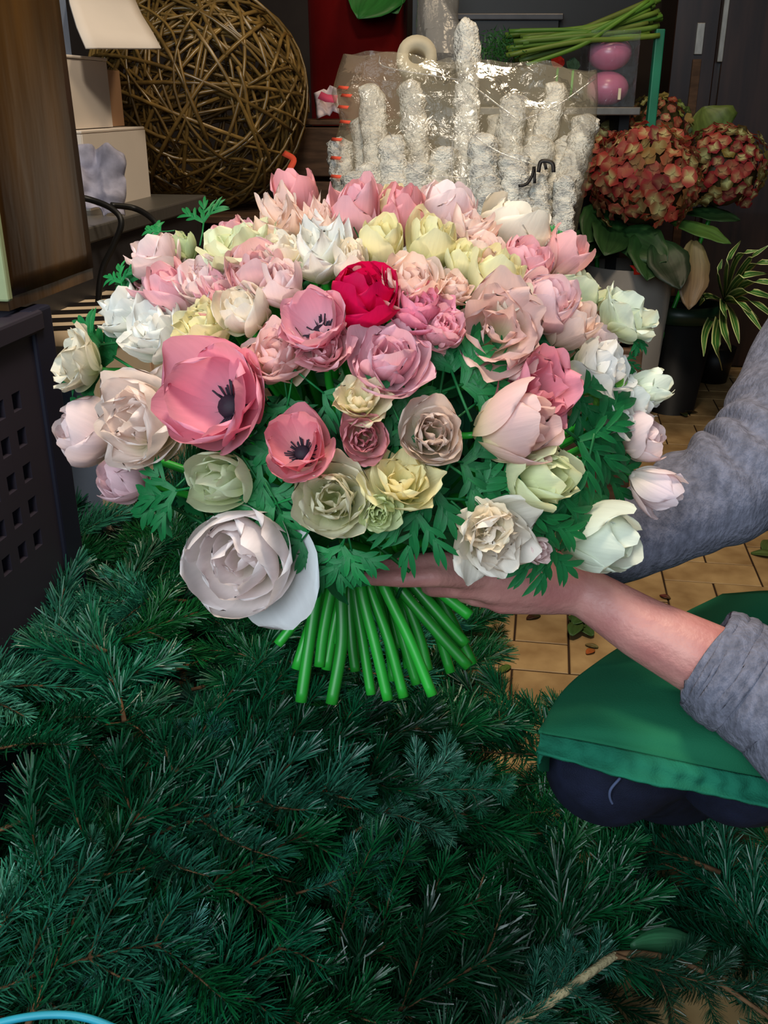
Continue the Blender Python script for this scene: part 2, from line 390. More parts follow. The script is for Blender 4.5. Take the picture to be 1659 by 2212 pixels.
g = [[P(140, -40, 2.0) * (1 - u) + P(285, -10, 2.18) * u for u in np.linspace(0, 1, 8)],
     [P(150, 10, 1.98) * (1 - u) + P(305, 35, 2.14) * u for u in np.linspace(0, 1, 8)],
     [P(165, 60, 1.96) * (1 - u) + P(330, 75, 2.10) * u for u in np.linspace(0, 1, 8)],
     [P(185, 106, 1.93) * (1 - u) + P(347, 107, 2.06) * u for u in np.linspace(0, 1, 8)]]
fl2.grid(g); o = fl2.build('flap', M['white_card'], top); sm = o.modifiers.new('thick', 'SOLIDIFY'); sm.thickness = 0.004; o['label'] = 'wide cream flap folded outwards'
# crumpled patterned wrapping paper by the boxes
cw = MB(); pts = []
cen = P(222, 390, 1.93)
for i in range(11):
    row = []
    for j in range(9):
        u, v = i / 10 - 0.5, j / 8 - 0.5
        n1 = noise.noise(Vector((u * 5, v * 5, 1.3))); n2 = noise.noise(Vector((u * 4, v * 6, 7.7)))
        row.append(cen + CR * (v * 0.085 + n1 * 0.02 + 0.012 * u) + CU * (-u * 0.13 + n2 * 0.02) + CB * (n1 * 0.03 + 0.012 * math.sin(v * 9)))
    pts.append(row)
cw.grid(pts); o = cw.build('wrapping_paper', M['cloth']); tag(o, 'crumpled grey lavender tissue hanging at the table edge by the white boxes', 'paper')
o.modifiers.new('sub', 'SUBSURF').render_levels = 1; o.modifiers.new('thick', 'SOLIDIFY').thickness = 0.001
def cord(name, pts, r, m, label, cat):
    b = MB(); b.tube(catmull(pts, 8), r, 8); return tag(b.build(name, m), label, cat)
cord('power_cord', [P(150, 425, 1.72), P(190, 430, 1.74), P(240, 450, 1.735), P(262, 480, 1.73), P(245, 530, 1.74), P(222, 580, 1.75), P(213, 640, 1.76), P(212, 720, 1.78)], 0.0055, M['blackrubber'], 'black cord looping over the table edge and hanging straight down', 'cord')
cord('power_cord', [P(240, 443, 1.80), P(290, 450, 1.83), P(325, 470, 1.81), P(345, 500, 1.80), P(350, 560, 1.80), P(352, 640, 1.8)], 0.0055, M['blackrubber'], 'black cord leaving the tissue towards the flowers', 'cord')

# cartons under the table
def closed_box(name, label, a0, a1, b0, b1, z0, z1, msides, cat='box'):
    root = thing(name, R((a0 + a1) / 2, (b0 + b1) / 2, z0), label, cat)
    b = MB(); b.box(R((a0 + a1) / 2, (b0 + b1) / 2, (z0 + z1) / 2), (b1 - b0, a1 - a0, z1 - z0), RROT)
    b.build('carton_body', msides, root, False, bevel=0.004); return root
cc = closed_box('cream_carton', 'cream carton with striped lid standing behind the violet crate', 1.34, 1.78, -1.02, -0.66, 0, 0.61, M['cream_card'])
sp = MB(); sp.box(R(1.336, -0.84, 0.30), (0.34, 0.008, 0.58), RROT); o = sp.build('end_panel', M['blue_card'], cc, False); o['label'] = 'blue-grey end panel'
ld = MB(); ld.box(R(1.56, -0.84, 0.62), (0.365, 0.445, 0.022), RROT); lo = ld.build('lid', M['cream_card'], cc, False, bevel=0.003)
for k in range(5):
    s_ = MB(); s_.box(R(1.42 + k * 0.07, -0.84, 0.6318), (0.30, 0.032, 0.0012), RROT + 0.35); s_.build('printed_stripe', M['ink'], lo, False)
tp = MB(); tp.box(R(1.56, -0.659, 0.30), (0.002, 0.012, 0.55), RROT); tp.build('tape_line', M['tan_card'], cc, False)
for k, (a0, a1) in enumerate(((1.9, 2.02), (2.06, 2.2))):
    closed_box('cardboard_panel', ('brown cardboard sheet leaning under the steel table', 'darker brown cardboard sheet behind the first under the table')[k], a0, a1, -1.2, -0.98, 0, 0.5, M['tan_card'] if k == 0 else M['crate_wood'])

# ------------------------------------------------------------------ wicker ball on its stand
ballc = P(432, 212, 2.72); BR = 0.305
st = thing('wooden_crate', (ballc.x, ballc.y, 0), 'dark wooden crate standing under the big wicker ball', 'crate')
zt = ballc.z - BR + 0.012
for k in range(4):
    for s in (-1, 1):
        b = MB(); b.box(Vector((ballc.x, ballc.y, 0.06 + k * (zt - 0.08) / 3.6)) + AV * s * 0.2, (0.5, 0.02, 0.11), RROT); b.build('plank', M['crate_wood'], st, False, bevel=0.003)
for s in (-1, 1):
    for t in (-1, 1):
        b = MB(); b.box(Vector((ballc.x, ballc.y, (zt - 0.02) / 2)) + AV * t * 0.175 + BV * s * 0.22, (0.04, 0.03, zt - 0.022), RROT); b.build('corner_post', M['crate_wood'], st, False)
for k in range(4):
    b = MB(); b.box(Vector((ballc.x, ballc.y, zt - 0.011)) + AV * (k - 1.5) * 0.105, (0.5, 0.098, 0.02), RROT); b.build('plank', M['crate_wood'], st, False, bevel=0.003)
wb = thing('wicker_ball', (ballc.x, ballc.y, ballc.z - BR), 'big ball woven from glossy brown willow rods behind the boxes', 'ball')
for k in range(170):
    ax = Vector((rnd.gauss(0, 1), rnd.gauss(0, 1), rnd.gauss(0, 1))).normalized()
    off = rnd.uniform(-0.75, 0.75) if k > 40 else rnd.uniform(-0.2, 0.2)
    rr = BR * (rnd.uniform(0.90, 1.0)); cr = rr * math.sqrt(1 - off * off); q = zframe(ax)
    a0 = rnd.uniform(0, 6.28); sp_ = rnd.uniform(1.6, 3.6) if k > 40 else rnd.uniform(4, 6.2)
    n = 14 if k > 40 else 24
    pth = [ballc + q @ Vector((cr * math.cos(a0 + sp_ * i / n), cr * math.sin(a0 + sp_ * i / n), off * rr * (1 + 0.03 * math.sin(i)))) for i in range(n + 1)]
    b = MB(); b.tube(pth, rnd.uniform(0.0035, 0.0058), 5); b.build('willow_rod', M['wicker'], wb)

# ------------------------------------------------------------------ bag of white flocked sticks on a plank crate
def plank_crate(c, sx, sy, z1, label, n=3):
    root = thing('wooden_crate', (c.x, c.y, 0), label, 'crate'); h = z1 / n
    for k in range(n):
        for s in (-1, 1):
            b = MB(); b.box(Vector((c.x, c.y, (k + 0.5) * h)) + AV * s * sy / 2, (sx, 0.022, h * 0.9), RROT); b.build('plank', M['crate_wood'], root, False, bevel=0.003)
            b = MB(); b.box(Vector((c.x, c.y, (k + 0.5) * h)) + BV * s * (sx / 2 - 0.012), (0.022, sy - 0.03, h * 0.9), RROT); b.build('plank', M['crate_wood'], root, False, bevel=0.003)
    for k in range(5):
        b = MB(); b.box(Vector((c.x, c.y, z1 + 0.006)) + AV * ((k - 2) * sy / 5), (sx, sy / 5 - 0.008, 0.014), RROT); b.build('plank', M['crate_wood'], root, False, bevel=0.002)
    return root
BD = 2.05
bagb = P(985, 660, BD)
plank_crate(bagb, 0.74, 0.42, bagb.z - 0.02, 'low wooden plank crate under the bag of white sticks', 3)
bag = thing('clear_bag', (bagb.x, bagb.y, bagb.z), 'big clear plastic bag holding white flocked sticks behind the bouquet', 'bag')
bb = MB(); NV, NU = 44, 72
L_ = [(655, 745), (520, 722), (420, 716), (330, 716), (262, 736), (205, 716), (150, 728), (118, 742)]   # y, x of the left edge
R_ = [(655, 1205), (520, 1242), (420, 1262), (300, 1285), (220, 1292), (150, 1290), (118, 1290)]
def edge(tab, y): return float(np.interp(-y, [-t[0] for t in tab], [t[1] for t in tab]))
rows = []
for i in range(NV + 1):
    v = i / NV; row = []
    for j in range(NU):
        a = 2 * math.pi * j / NU
        ca, sa = math.cos(a), math.sin(a)
        su = math.copysign(abs(ca) ** 0.75, ca); sd = math.copysign(abs(sa) ** 0.75, sa)
        u = (su + 1) / 2
        y = 655 + (119 + 30 * u - 655) * v
        xl, xr = edge(L_, y), edge(R_, y)
        px = xl + (xr - xl) * u
        thick = 0.10 * (1 - v) + 0.035 * v
        p = P(px, y, BD - sd * thick)
        nn = noise.noise(p * 9) * 0.014 + noise.noise(p * 24 + Vector((3, 1, 9))) * 0.006 + abs(noise.noise(Vector((p.x * 7 + p.z * 9, p.z * 5, p.y * 4)))) * 0.012
        row.append(p + CB * nn * (0.3 + v) + CU * (nn * 0.6 if v > 0.9 else 0))
    rows.append(row)
bb.grid(rows, True); bb.f.append(tuple(range(NU)))
bb.build('film', M['film'], bag)
def ribbon(pts, wd, m, parent, name, nrm=CB, taper=False):
    b = MB(); pts = [Vector(p) for p in pts]; rws = []
    for i, p in enumerate(pts):
        t = (pts[min(i + 1, len(pts) - 1)] - pts[max(i - 1, 0)]).normalized(); s = t.cross(nrm).normalized() * wd / 2
        rws.append([p - s, p + s])
    b.grid(rws); o = b.build(name, m, parent); o.modifiers.new('thick', 'SOLIDIFY').thickness = 0.0006; return o
fd = BD - 0.115
o = ribbon(catmull([P(1120, 402, fd), P(1138, 397, fd), P(1150, 378, fd), P(1154, 360, fd), P(1155, 396, fd)], 4), 0.006, M['ink'], bag, 'pen_mark'); o['label'] = 'black hand-drawn hooked stroke'
o = ribbon(catmull([P(1163, 372, fd), P(1168, 350, fd), P(1182, 348, fd), P(1194, 354, fd), P(1196, 372, fd)], 4), 0.008, M['ink'], bag, 'pen_mark')
ribbon([P(1176, 350, fd), P(1180, 366, fd)], 0.006, M['ink'], bag, 'pen_mark')
for y, x in ((188, 738), (205, 745), (230, 738), (262, 742), (300, 724), (340, 722), (380, 722)):
    o = ribbon([P(x - 8, y, BD - 0.03), P(x + 14, y + 2, BD - 0.055)], 0.007, M['red_print'], bag, 'printed_dash')
# crease lines of the folded film standing proud
for pl in ([(980, 280, 0.10), (975, 340, 0.115), (978, 380, 0.115)], [(840, 285, 0.10), (900, 370, 0.115), (1010, 385, 0.115)], [(1020, 290, 0.1), (1080, 330, 0.11), (1160, 357, 0.115)], [(820, 120, 0.05), (835, 145, 0.05), (990, 172, 0.06)], [(1015, 180, 0.06), (1080, 230, 0.08), (1120, 260, 0.09)], [(1120, 262, 0.09), (1200, 230, 0.08), (1285, 170, 0.05)]):
    b = MB(); b.tube(catmull([P(x, y, BD - q) for x, y, q in pl], 5), 0.0016, 5); b.build('fold', M['film2'], bag)

def stick_mesh(L, r, seed):
    b = MB(); n, m = 44, 22; rows = []
    for i in range(n + 1):
        s = i / n; row = []
        rr = r * (1.0 - 0.08 * s) * (1 if 0 < i < n else 0.45)
        if i == n - 1: rr *= 0.92
        for k in range(m):
            a = 2 * math.pi * k / m; d = Vector((math.cos(a), math.sin(a), 0)); q = d * r + Vector((0, 0, L * s))
            f = 1 + 0.34 * noise.noise(q * 55 + Vector((seed, 0, 0))) + 0.22 * noise.noise(q * 140 + Vector((0, seed, 0)))
            row.append(d * rr * f + Vector((0, 0, L * s + (0.006 * noise.noise(q * 90) if i == n else 0))) + Vector((0.012 * math.sin(s * 3 + seed), 0.01 * math.cos(s * 2.3 + seed), 0)))
        rows.append(row)
    b.grid(rows, True); b.f.append(tuple(range(m))[::-1]); b.f.append(tuple(n * m + i for i in range(m)))
    return b.mesh('flocked_stick', M['snow'])
SM = [stick_mesh(1.0 * 0.5, 0.0275, s * 3.7) for s in range(4)]
sticks = [((1005, 48), (985, 655), 2.05, 1.0, 'tallest white flocked stick rising out of the clear bag'),
          ((808, 182), (840, 655), 2.03, 1.05, 'greyish flocked stick upright left of the tall one in the bag'),
          ((868, 178), (960, 655), 2.08, 1.05, 'creamy flocked stick slanting beside the greyish one in the bag'),
          ((1118, 214), (1020, 655), 2.06, 1.15, None), ((1212, 186), (1040, 655), 2.09, 0.95, None), ((1272, 246), (1180, 655), 2.05, 1.1, None),
          ((772, 262), (800, 655), 2.08, 1.0, None), ((745, 300), (790, 655), 2.04, 1.0, None), ((852, 295), (880, 655), 2.0, 1.15, None), ((950, 318), (930, 655), 2.0, 1.1, None),
          ((1050, 300), (1000, 655), 2.0, 1.15, None), ((1190, 300), (1060, 655), 2.02, 1.2, None), ((1235, 300), (1120, 655), 2.08, 1.2, None), ((1215, 385), (1200, 655), 1.98, 0.9, 'short flocked stick lowest at the right edge of the bag'),
          ((1172, 372), (1160, 655), 1.985, 0.95, 'short greyish flocked stick under the pen mark on the bag'), ((790, 350), (820, 655), 1.98, 1.1, None), ((900, 350), (905, 655), 1.98, 1.1, None), ((1110, 340), (1090, 655), 1.98, 1.15, None), ((1020, 345), (1040, 655), 2.1, 1.1, None), ((825, 395), (850, 655), 1.975, 1.1, None), ((935, 400), (930, 655), 1.97, 1.1, None), ((1065, 385), (1060, 655), 1.97, 1.1, None), ((1130, 430), (1120, 655), 1.965, 1.0, None), ((755, 380), (775, 655), 2.0, 1.0, None), ((880, 420), (890, 655), 1.965, 1.0, None), ((1090, 250), (1030, 655), 2.12, 1.1, None), ((1160, 235), (1070, 655), 2.11, 1.1, None)]
for k, (tp, bs, d, sc, lb) in enumerate(sticks):
    p0, p1 = P(*bs, d) + Vector((0, 0, 0.01)), P(*tp, d + 0.01)
    o = bpy.data.objects.new('flocked_stick', SM[k % 4]); COL.objects.link(o)
    q = zframe(p1 - p0, k * 1.3); o.matrix_basis = Matrix.Translation(p0) @ q.to_4x4() @ Matrix.Diagonal((sc, sc, (p1 - p0).length / 0.5, 1))
    tag(o, lb or ('white flocked stick in the left half of the clear bag' if tp[0] < 985 else 'white flocked stick in the right half of the clear bag'), 'stick', 'white flocked sticks in the bag')

# ------------------------------------------------------------------ back of the shop: red tin, leaf, wrapped roll, shelf, candles, stems
def cyl(name, base, r0, r1, h, m, label, cat, rim=None, group=None, n=32, th=0.004):
    root = thing(name, base, label, cat, group)
    b = MB(); b.lathe([(0.001, 0.004), (r0, 0.004), (r0, 0), (r0, 0.0), (r1, h), (r1 - th, h), (r0 - th, 0.012), (0.001, 0.012)], n, base); b.build('wall', m, root)
    if rim:
        r = MB(); r.lathe([(r1 - 0.002, h - 0.05), (r1 + 0.008, h - 0.05), (r1 + 0.01, h), (r1 - 0.006, h + 0.002), (r1 - 0.006, h - 0.03)], n, base); r.build('rim', rim, root)
    return root
rt = P(775, 250, 3.3); cyl('red_barrel', Vector((rt.x, rt.y, 0)), 0.15, 0.165, 1.5, M['redtin'], 'tall dark red lacquered barrel behind the clear bag', 'barrel')
wc = P(690, 330, 2.95); wtop = P(690, 258, 2.9).z
bx = plank_crate(Vector((wc.x + 0.14, wc.y, 0)), 0.40, 0.2, wtop - 0.013, 'brown plank crate standing behind the left edge of the bag', 6)
def broad_leaf(parent, name, base, tip, nrm, wd, m, col, cup=0.15, seed=0, lob=0.0):
    b = MB(); base, tip, nrm = Vector(base), Vector(tip), Vector(nrm).normalized(); ax = tip - base; L = ax.length; t = ax.normalized(); s = t.cross(nrm).normalized(); u = s.cross(t)
    rows, ts, ws = [], [], []
    for i in range(13):
        q = i / 12; hw = wd / 2 * (math.sin(math.pi * min(1, 0.04 + q * 0.955)) ** 0.75) * (1 + lob * math.sin(q * 22 + seed)); row = []
        for j in range(7):
            v = j / 3 - 1
            row.append(base + ax * q + s * v * hw + u * (abs(v) * hw * cup - 0.25 * L * cup * q * q + 0.06 * wd * noise.noise(Vector((q * 4, v * 2, seed)))))
            ts.append(q); ws.append(j / 6)
        rows.append(row)
    b.grid(rows, False, ts, ws); o = b.build(name, m, parent); o.color = (*col, 0.2); o.modifiers.new('thick', 'SOLIDIFY').thickness = 0.0012; return o
LG = rgb(24, 112, 60)
pl = thing('potted_plant', P(805, -60, 3.0), 'big rounded green leaf hanging in at the top above the red barrel', 'plant')
broad_leaf(pl, 'leaf', P(850, -75, 3.05), P(775, 36, 2.95), CB, 0.19, M['leaf'], rgb(44, 110, 44), 0.1, 2)
broad_leaf(pl, 'leaf', P(800, -80, 3.06), P(858, 26, 2.98), CB, 0.13, M['leaf'], rgb(40, 100, 40), 0.1, 5)
b = MB(); b.tube(catmull([P(850, -75, 3.05), P(825, -110, 3.1), P(800, -260, 3.15), P(790, -330, 3.2)], 6), 0.006, 6); b.build('leaf_stalk', M['stem'], pl)
rr = P(900, 128, 2.75)
rl = MB(); q = frame(CR, Vector((0, -1, 0.4)))
rows = []
for rad, z in ((0.026, -0.03), (0.055, -0.03), (0.058, 0), (0.055, 0.03), (0.026, 0.03), (0.024, 0), (0.026, -0.03)):
    rows.append([rr + q @ Vector((rad * math.cos(k * math.pi / 12), rad * math.sin(k * math.pi / 12), z)) for k in range(24)])
rl.grid(rows, True); tag(rl.build('ribbon_roll', M['roll']), 'cream ribbon roll lying behind the top edge of the clear bag', 'ribbon')
sh = MB(); rows = []
for i in range(16):
    v = i / 15; row = []
    for k in range(28):
        a = 2 * math.pi * k / 28; r_ = 0.075 * (1 - 0.35 * v) * (1 + 0.25 * noise.noise(Vector((math.cos(a) * 2, math.sin(a) * 2, v * 3))))
        c = P(958 - 20 * v, 132 - 190 * v, 2.85); row.append(c + CR * r_ * math.cos(a) + CB * 0.7 * r_ * math.sin(a))
    rows.append(row)
sh.grid(rows, True); tag(sh.build('plastic_wrap', M['film2']), 'gathered clear plastic wrapping standing behind the tallest stick', 'wrapping')
pp = MB(); rows = []
for i in range(8):
    rows.append([P(678 + 7 * j + 3 * i * 0.3, 192 + 8 * i + 3 * abs(j - 3) - (14 if j > 4 else 0), 2.86 - 0.02 * math.sin(j * 1.2) - 0.01 * math.cos(i)) for j in range(8)])
pp.grid(rows); o = tag(pp.build('paper_scrap', M['pinkpaper']), 'white paper scrap with pink band between wicker ball and bag', 'paper'); o.modifiers.new('thick', 'SOLIDIFY').thickness = 0.001
pb = ribbon([P(690, 205, 2.82), P(705, 212, 2.818), P(728, 214, 2.81)], 0.023, M['pinkband'], o, 'pink_band')
o = ribbon(catmull([P(612, 330, 2.60), P(634, 344, 2.58), P(626, 366, 2.57), P(616, 398, 2.57)], 5), 0.016, M['red_print'], wb, 'ribbon_tail'); o['label'] = 'orange ribbon tied low on the ball'

# display rack: dark carcass, steel shelf, black box, green post
sz = P(1340, 230, 2.9)
rk = thing('display_rack', Vector((0.62, 3.15, 0)), 'dark display rack with steel shelf behind the bag and hydrangeas', 'rack')
b = MB(); b.box(Vector((0.47, sz.y + 0.06, sz.z - 0.012)), (0.55, 0.30, 0.022), 0); b.build('shelf', M['steel'], rk, False, bevel=0.003)
b = MB(); b.box(Vector((0.45, sz.y + 0.30, 0.75)), (0.72, 0.03, 1.5), 0); b.build('back_panel', M['dark'], rk, False)
for x in (0.215, 0.725):
    b = MB(); b.box(Vector((x, sz.y + 0.12, sz.z / 2 - 0.012)), (0.03, 0.2, sz.z - 0.024), 0); b.build('side_panel', M['dark'], rk, False)
g1 = P(1409, 230, 2.86)
gp = thing('green_post', Vector((g1.x, g1.y, 0)), 'green painted post to the right of the pink candles', 'post')
b = MB(); b.box(Vector((g1.x, g1.y, 0.585)), (0.026, 0.026, 1.14), 0); b.build('shaft', M['green_paint'], gp, False, bevel=0.003)
b = MB(); b.box(Vector((g1.x, g1.y, 0.0075)), (0.09, 0.09, 0.015), 0); b.build('foot', M['green_paint'], gp, False)
bxx = P(1085, 60, 3.1)
k_ = thing('black_crate', Vector((bxx.x, bxx.y, sz.z)), 'black crate on the rack shelf behind the stem bundle', 'crate')
b = MB(); b.box(Vector((bxx.x, bxx.y, sz.z + 0.125)), (0.34, 0.16, 0.25), 0); b.build('crate_body', M['dark'], k_, False, bevel=0.005)
b = MB(); b.box(Vector((bxx.x, bxx.y - 0.004, sz.z + 0.255)), (0.36, 0.17, 0.02), 0); b.build('rim', M['steel_dark'], k_, False, bevel=0.004)
# candles in a clear box
cb_ = P(1312, 165, 2.86); rB = 0.064
for k in range(2):
    c = Vector((cb_.x, cb_.y, sz.z + 0.002 + rB * 0.74 + k * (1.48 * rB - 0.001)))
    t_ = thing('ball_candle', c - Vector((0, 0, rB * 0.74)), ('upper pink ball candle in the clear box', 'lower pink ball candle in the clear box')[1 - k], 'candle', 'pink ball candles')
    b = MB(); b.ball(c, rB, 28, 18, (1, 1, 0.74)); b.build('wax_ball', M['pink_ball'], t_)
    b = MB(); b.tube([c + Vector((0, 0, rB * 0.735)), c + Vector((0.003, 0, rB * 0.735 + 0.004))], 0.0015, 5); b.build('wick', M['white_print'], t_)
cx = thing('clear_box', Vector((cb_.x, cb_.y, sz.z)), 'clear plastic box around the two pink ball candles', 'box')
b = MB()
for s in (-1, 1):
    b.box(Vector((cb_.x + s * 0.07, cb_.y, sz.z + 0.1)), (0.0008, 0.14, 0.2), 0); b.box(Vector((cb_.x, cb_.y + s * 0.07, sz.z + 0.1)), (0.14, 0.0008, 0.2), 0)
b.box(Vector((cb_.x, cb_.y, sz.z + 0.2)), (0.14, 0.14, 0.0008), 0); b.build('clear_wall', M['film3'], cx, False)
b = MB(); b.box(P(1338, 203, 2.785), (0.008, 0.002, 0.03), 0); o = b.build('sticker', M['roll'], cx, False)
# bundle of long stems with feathery heads
bd = thing('stem_bundle', P(1240, 110, 2.83), 'bundle of long bare green stems lying across the top of the rack', 'flower stems')
sg = rgb(96, 124, 50)
for k in range(36):
    y0, y1 = rnd.uniform(66, 142), rnd.uniform(-4, 84)
    x0, x1 = rnd.uniform(1085, 1150), rnd.uniform(1385, 1430)
    if k < 9: y1 = rnd.uniform(-5, 40)
    d0 = rnd.uniform(2.74, 2.84); m_ = (rnd.uniform(1220, 1260), y0 * 0.52 + 26 + rnd.uniform(-6, 6))
    b = MB(); b.tube(catmull([P(x0, y0, d0), P(*m_, d0 + 0.01), P((m_[0] + x1) / 2, (m_[1] * 0.5 + y1 * 0.5) + 2, d0 + 0.02), P(x1, y1, d0 + 0.03)], 5), rnd.uniform(0.006, 0.0095), 6)
    o = b.build('stem', M['leaf'], bd); o.color = (*[c * rnd.uniform(0.8, 1.25) for c in sg], 0)
fb = MB()
for k in range(420):
    c = P(rnd.gauss(1078, 24), rnd.gauss(104, 17), rnd.uniform(2.72, 2.86)); d = Vector((rnd.gauss(-0.3, 1), rnd.gauss(0, 1), rnd.gauss(0.2, 1))).normalized() * rnd.uniform(0.012, 0.03)
    s_ = d.cross(Vector((0, 1, 0.3))).normalized() * 0.0018
    fb.add([c - s_, c + s_, c + d], [(0, 1, 2)], [0, 0, 1])
o = fb.build('feathery_head', M['leaf'], bd, kind='stuff'); o.color = (*rgb(52, 108, 50), 0.0)
for k, (x, y, c_) in enumerate(((1205, 132, rgb(215, 52, 36)), (1238, 138, rgb(70, 96, 70)))):
    t_ = thing('flower_bud', P(x, y + 14, 2.8), ('red flower bud peeping over the top edge of the bag', 'green bud beside the red one over the bag edge')[k], 'flower')
    for j in range(6):
        o = broad_leaf(t_, 'petal', P(x, y + 14, 2.8), P(x + (j - 2.5) * 5, y - 16 + abs(j - 2.5) * 4, 2.78 + 0.006 * (j % 3)), CB, 0.022, M['petal'], c_, 0.3, j); o.color = (*c_, 0)
    b = MB(); b.tube([P(x, y + 14, 2.8), P(x - 4, y + 60, 2.82), P(x - 8, 216, 2.84)], 0.004, 6); b.build('stalk', M['stem'], t_)

# ------------------------------------------------------------------ right side: cabinet, hydrangeas in buckets, striped plant
cabp = P(1432, 300, 3.55)
cab = thing('dark_cabinet', Vector((cabp.x + 0.45, cabp.y + 0.3, 0)), 'glossy dark brown cabinet with steel strip on the far right', 'cabinet')
ca, cb0 = cabp.dot(AV), cabp.dot(BV)
b = MB(); b.box(R(ca + 0.3, cb0 + 0.6, 1.1), (1.2, 0.56, 2.2), RROT); b.build('carcass', M['walnut'], cab, False, bevel=0.004)
b = MB(); b.box(R(ca + 0.01, cb0 + 0.075, 1.1), (0.15, 0.024, 2.19), RROT); b.build('stile', M['walnut'], cab, False, bevel=0.004)
dr = MB(); dr.box(R(ca + 0.008, cb0 + 0.66, 1.1), (0.98, 0.026, 2.19), RROT); dr = dr.build('door', M['walnut'], cab, False, bevel=0.004)
b = MB(); b.box(R(ca - 0.006, cb0 + 0.088, 0.55), (0.03, 0.012, 1.1), RROT); b.build('edge_strip', M['crate_wood'], cab, False, bevel=0.002)
b = MB(); b.box(R(ca - 0.008, cb0 + 0.088, 1.165), (0.028, 0.014, 0.10), RROT); b.build('hinge_plate', M['steel'], cab, False, bevel=0.002)
b = MB(); b.box(R(ca - 0.008, cb0 + 0.165, 1.25), (0.02, 0.014, 0.32), RROT); b.build('handle', M['steel'], dr, False, bevel=0.003)

gbp = PZ(1330, 905, 0); cyl('grey_bucket', gbp, 0.105, 0.135, 0.50, M['grey_bucket'], 'tall grey flower bucket with red label behind the bouquet', 'bucket')
gb_root = [o for o in bpy.data.objects if o.name.startswith('grey_bucket')][0]
ld_ = (P(1380, 580, 3.0) - gbp); 
def on_bucket(px, py):                            # nearest point on the bucket's tapered wall
    r = ray(px, py); o_ = Vector((0, 0, CH)); best = None
    for d in np.linspace(2.5, 3.6, 900):
        p = o_ + r * d; rad = 0.105 + 0.03 * p.z / 0.5
        if (p - gbp).to_2d().length < rad + 0.002: return p
    return o_ + r * 3.0
lq = [[on_bucket(1360 + (1400 - 1360) * u + (0 if k == 0 else (9 - 18 * u)), 573 + 20 * k) for u in np.linspace(0, 1, 6)] for k in (0, 0.5, 1)]
b = MB(); b.grid(lq); o = b.build('label', M['red_label'], gb_root); o.modifiers.new('thick', 'SOLIDIFY').thickness = 0.002
fc = bpy.data.curves.new('label_letter', 'FONT'); fc.body = 'G'; fc.size = 0.024; fc.extrude = 0.0006; fc.align_x = 'CENTER'; fc.align_y = 'CENTER'; fc.materials.append(M['white_print'])
o = bpy.data.objects.new('label_letter', fc); COL.objects.link(o); put(o, gb_root)
nrm = (on_bucket(1380, 583) - gbp); nrm.z = 0; nrm.normalize(); o.matrix_basis = Matrix.Translation(on_bucket(1380, 583) + nrm * 0.003) @ frame(Vector((0, 0, 1)).cross(nrm), nrm).to_4x4()

bpy.context.view_layer.update(); lm_ = bpy.data.meshes.new_from_object(o.evaluated_get(bpy.context.evaluated_depsgraph_get())); mw_ = o.matrix_basis.copy(); bpy.data.objects.remove(o)
o = link('label_letter', lm_, gb_root); o.matrix_basis = mw_; o['label'] = 'white G-shaped emblem'
bkp = PZ(1448, 884, 0); cyl('black_bucket', bkp, 0.075, 0.115, 0.36, M['dark'], 'black flower bucket with dark green rim beside the grey one', 'bucket', M['potgreen'])

def floret_mesh(seed):
    b = MB(); r2 = random.Random(seed)
    for k in range(4):
        a = k * math.pi / 2 + r2.uniform(-0.15, 0.15); c, s = math.cos(a), math.sin(a); L = 0.021 * r2.uniform(0.9, 1.1); W = 0.013
        rows, ts, ws = [], [], []
        for i in range(4):
            q = i / 3; hw = W * (0.2 + math.sin(math.pi * (0.12 + 0.7 * q)) * 0.85); row = []
            for j in range(3):
                v = j - 1; x = L * q - (0.004 * v * v if i == 3 else 0); y = v * hw; z = 0.006 * q + 0.004 * v * v * q - 0.009 * q * q + r2.uniform(-0.0015, 0.0015) + 0.002 * k % 2
                row.append(Vector((x * c - y * s, x * s + y * c, z))); ts.append(q); ws.append(j / 2)
            rows.append(row)
        b.grid(rows, False, ts, ws)
    b.ball((0, 0, 0.003), 0.0025, 6, 4)
    return b.mesh('floret', M['petal'])
FM = [floret_mesh(s) for s in range(4)]
def hydrangea(px, py, d, rpx, n, cols, label, base):
    c = P(px, py, d); rad = rpx * d / FPX
    root = thing('hydrangea', base, label, 'flower', 'hydrangeas in the grey bucket')
    b = MB(); b.tube(catmull([base, base * 0.5 + c * 0.5 + Vector((0, 0, -0.05)), c - Vector((0, 0, rad * 0.6))], 6), 0.007, 7); o = b.build('stem', M['stem'], root)
    b = MB(); b.ball(c, rad * 0.78, 16, 10); o = b.build('bloom_core', M['leaf'], root); o.color = (*rgb(70, 62, 34), 0)
    for k in range(n):
        z = 1 - 2 * (k + 0.5) / n; a = k * 2.39996; q = Vector((math.sqrt(1 - z * z) * math.cos(a), math.sqrt(1 - z * z) * math.sin(a), z))
        if q.z < -0.72: continue
        o = bpy.data.objects.new('floret', FM[k % 4]); COL.objects.link(o); put(o, root)
        qq = (q + Vector((rnd.gauss(0, 0.3), rnd.gauss(0, 0.3), rnd.gauss(0, 0.3)))).normalized()
        setm(o, c + q * rad * rnd.uniform(0.84, 1.0), zframe(qq, rnd.uniform(0, 6)), rnd.uniform(0.95, 1.3) * rpx / 105)
        cc_ = rnd.choice(cols); o.color = (*[v * rnd.uniform(0.8, 1.2) for v in cc_], rnd.uniform(0.1, 0.8))
    return root
red = [rgb(186, 84, 72), rgb(172, 66, 58), rgb(190, 100, 80), rgb(160, 60, 60), rgb(150, 110, 70)]
dred = [rgb(150, 46, 50), rgb(130, 36, 44), rgb(160, 64, 56), rgb(120, 100, 54)]
grn = [rgb(150, 130, 70), rgb(170, 96, 70), rgb(140, 150, 74), rgb(176, 80, 66)]
